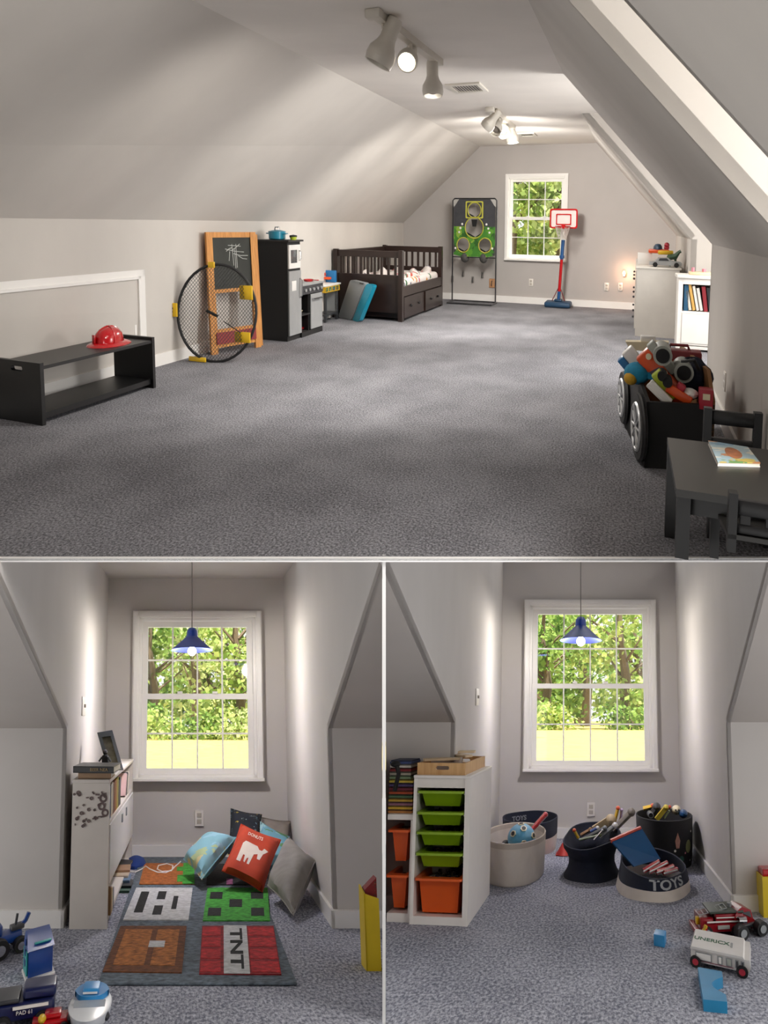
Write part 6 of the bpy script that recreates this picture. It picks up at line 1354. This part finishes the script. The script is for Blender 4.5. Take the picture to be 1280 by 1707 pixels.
# arch block
e0, Le, ra = span(C, (1172, 1686), (1212, 1688)); bl_far = C.fl(1163, 1620)
Hb = C.dp(1172, 1666, e0.y).z
u0 = C.fl(1172, 1666, Hb); u1 = C.fl(1212, 1670, Hb); u2 = C.fl(1163, 1612, Hb); u3 = C.fl(1203, 1619, Hb)
o_ = [u0, u1, u1.lerp(u3, .22)]
arc = [u1.lerp(u3, .22).lerp(u1.lerp(u3, .80), i/8)+(u0-u1)*(.55*math.sin(PI*i/8)) for i in range(1, 8)]
o_ = [Vector((v.x, v.y)) for v in [u0, u1, u1.lerp(u3, .22)]+arc+[u1.lerp(u3, .80), u3, u2]]
solo(C, 'arch_block', 'light blue toy block with a curved notch on the carpet', 'block', (u0.x, u0.y, 0), MB().add(*(lambda mm: ([(v[0], v[1], v[2]) for v in mm.v], mm.f))(MB().plate([(v.x, v.y) for v in o_], [], 0, Hb, 'xy'))), mat('block_blue', '#1f7fae', .45, .06), ab=True)
# camper van
e0, Lv, rv = span(C, (1152, 1610), (1252, 1633)); Hv = C.dp(1152, 1578, e0.y).z; dv = .15
t = Thing(C, 'toy_camper', 'white toy camper van with red wheels and lettered roof', 'toy van', e0, rot=rv)
vw = mat('van_white', '#dcd9d6', .35, .04)
z0_ = .022
t.part('body', MB().plate([(0, z0_), (Lv*.97, z0_), (Lv, z0_+.02), (Lv*.985, z0_+.05), (Lv*.93, Hv*.92), (.0, Hv*.92)], [], 0, dv, 'xz'), vw)
rf_ = t.part('roof', MB().plate([(-.004, Hv*.92), (Lv*.90, Hv*.92), (Lv*.88, Hv*1.05), (.002, Hv*1.05)], [], -.003, dv+.003, 'xz'), vw)
v_, f_ = text_mesh('UNERICX', .036, .0004, .0008); m = MB(); m.X = T(Lv*.33, dv*.5, Hv*1.05+.0006); m.add(v_, f_); t.part('lettering', m, mat('letter_green', '#1f5a3a', .6, .05), parent=rf_)
cube(t, 'roof_hatch', Lv*.66, Lv*.70, dv*.35, dv*.6, Hv*1.05, Hv*1.07, greyp, .001, rf_)
for x0, x1, m_ in ((.08, .36, whitep), (.46, .54, whitep), (.60, .70, MATS['toy_grey']), (.75, .81, darkg), (.84, .90, darkg)):
    fr_ = cube(t, 'window_frame', Lv*x0, Lv*x1, -.003, .002, Hv*.42, Hv*.82, greyp, .001); cube(t, 'window', Lv*x0+.004, Lv*x1-.004, -.0045, -.002, Hv*.46, Hv*.78, m_, .0005, fr_)
t.part('stripe', MB().box(.01, Lv*.72, -.002, .001, Hv*.36, Hv*.39), mat('stripe_mauve', '#8a4a5a', .5, .05))
for x in (Lv*.08, Lv*.86):
    for y in (0.0, dv): wheel(t, (x, y, .024), .024, .016, blackm, MATS['toy_red'])
t.part('windscreen', MB().hexa([(Lv*.94, .008, Hv*.86), (Lv*.985, .008, Hv*.42), (Lv*.985, dv-.008, Hv*.42), (Lv*.94, dv-.008, Hv*.86), (Lv*.955, .008, Hv*.86), (Lv*.99, .008, Hv*.42), (Lv*.99, dv-.008, Hv*.42), (Lv*.955, dv-.008, Hv*.86)]), darkg)
# fire engine
e0, Le, re_ = span(C, (1178, 1563), (1240, 1560)); He = C.dp(1200, 1523, e0.y).z
t = Thing(C, 'fire_engine', 'red and chrome toy fire engine by the right corner', 'toy truck', e0, rot=re_)
fe = mat('engine_red', '#8a1420', .25, .06); de = .11
cube(t, 'body', -.01, Le*.98, 0, de, .02, He*.55, fe, .005); cube(t, 'cab', -.03, Le*.22, .005, de-.005, .02, He*.8, fe, .008); cube(t, 'equipment_box', Le*.25, Le, .002, de-.002, He*.5, He*.95, fe, .004)
cube(t, 'side_panel', Le*.30, Le*.62, -.003, .002, .035, He*.48, MATS['tab_grey'], .001); cube(t, 'roof_deck', Le*.1, Le*1.02, .0, de, He*.95, He*1.05, mat('deck_dark', '#2f3a30', .5, .1), .003)
cube(t, 'stripe', Le*.02, Le*.96, -.0025, .001, He*.60, He*.66, whitep, .0005); cube(t, 'stripe', Le*.27, Le*.96, -.0025, .001, He*.78, He*.82, whitep, .0005)
for y in (.02, .07): t.part('ladder_rail', MB().tube([(-.03, y, He*.85), (Le*.6, y, He*1.10)], .003, 5), greyp)
for i in range(7): x = -.03+(Le*.6+.03)*i/6; z = He*.85+He*.25*i/6+.002; t.part('ladder_rung', MB().tube([(x, .02, z), (x, .07, z)], .002, 5), greyp)
t.part('siren', MB().cyl((Le*.75, de*.5, He*1.05), (Le*.75, de*.5, He*1.2), .012), greyp); t.part('tank', MB().cyl((Le*.85, -.006, He*.7), (Le*1.05, -.006, He*.7), .016), chrome)
for x in (Le*.02, Le*.8):
    for y in (0, de): wheel(t, (x, y, .026), .026, .018, blackm, chrome)
cube(t, 'bumper', -.055, -.03, .0, de, .012, .035, redp, .004); cube(t, 'lamp', -.045, -.028, .02, .04, .05, .085, yellow, .004)
# little figure beside it
p = C.fl(1175, 1566); t = Thing(C, 'toy_figure', 'small red and yellow toy figure before the fire engine', 'toy', p, rot=20)
t.part('body', MB().box(-.018, .018, -.012, .012, 0, .04, .006), redp); t.part('arm', MB().tube([(-.01, 0, .035), (.004, -.006, .065)], .009, 7), yellow); t.part('head', MB().ball((.002, 0, .052), .013, nu=10, nv=8), redp)
# red car
e0, Lr, rr_ = span(C, (1236, 1566), (1278, 1556)); 
t = Thing(C, 'monster_truck', 'dark red toy truck tipped on big wheels at the right edge', 'toy car', e0, rot=rr_)
Hr = C.dp(1250, 1506, e0.y).z
m = MB(); m.X = T(0, .03, Hr*.42)@R('Y', 28)
m.plate([(-.02, 0), (.14, 0), (.145, .03), (.09, .045), (.06, .075), (.0, .07), (-.02, .04)], [], 0, .075, 'xz'); t.part('body', m, mat('car_dark_red', '#8a1018', .2, .06))
m = MB(); m.X = T(0, .03, Hr*.42)@R('Y', 28); m.plate([(.01, .045), (.055, .068), (.078, .045)], [], -.002, .077, 'xz'); t.part('window', m, darkg)
for x, y in ((.0, .0), (.12, .0), (.0, .12), (.12, .12)): wheel(t, (x, y, .034), .034, .035, blackm, greyp)
t.part('chassis', MB().box(-.01, .13, .02, .1, .03, .05, .006), darkg)
# yellow box at the right edge
p = C.fl(1273, 1530); zt1 = C.dp(1273, 1462, p.y).z
t = Thing(C, 'yellow_bin', 'yellow box cut by the right edge of the basket nook', 'bin', p); bw_ = .22
t.part('front_panel', MB().box(0, bw_, 0, .008, 0, zt1), MATS['bin_yellow']); t.part('side_panel', MB().box(0, .008, .008, .12, 0, zt1), MATS['bin_yellow']); t.part('back_panel', MB().box(0, bw_, .12, .128, 0, zt1), MATS['bin_yellow'])
solo(C, 'red_box', 'red box lying in the yellow box at the right edge', 'box', p+Vector((.012, .02, .001)), MB().box(0, .18, 0, .09, 0, zt1+.03, .004), redp)
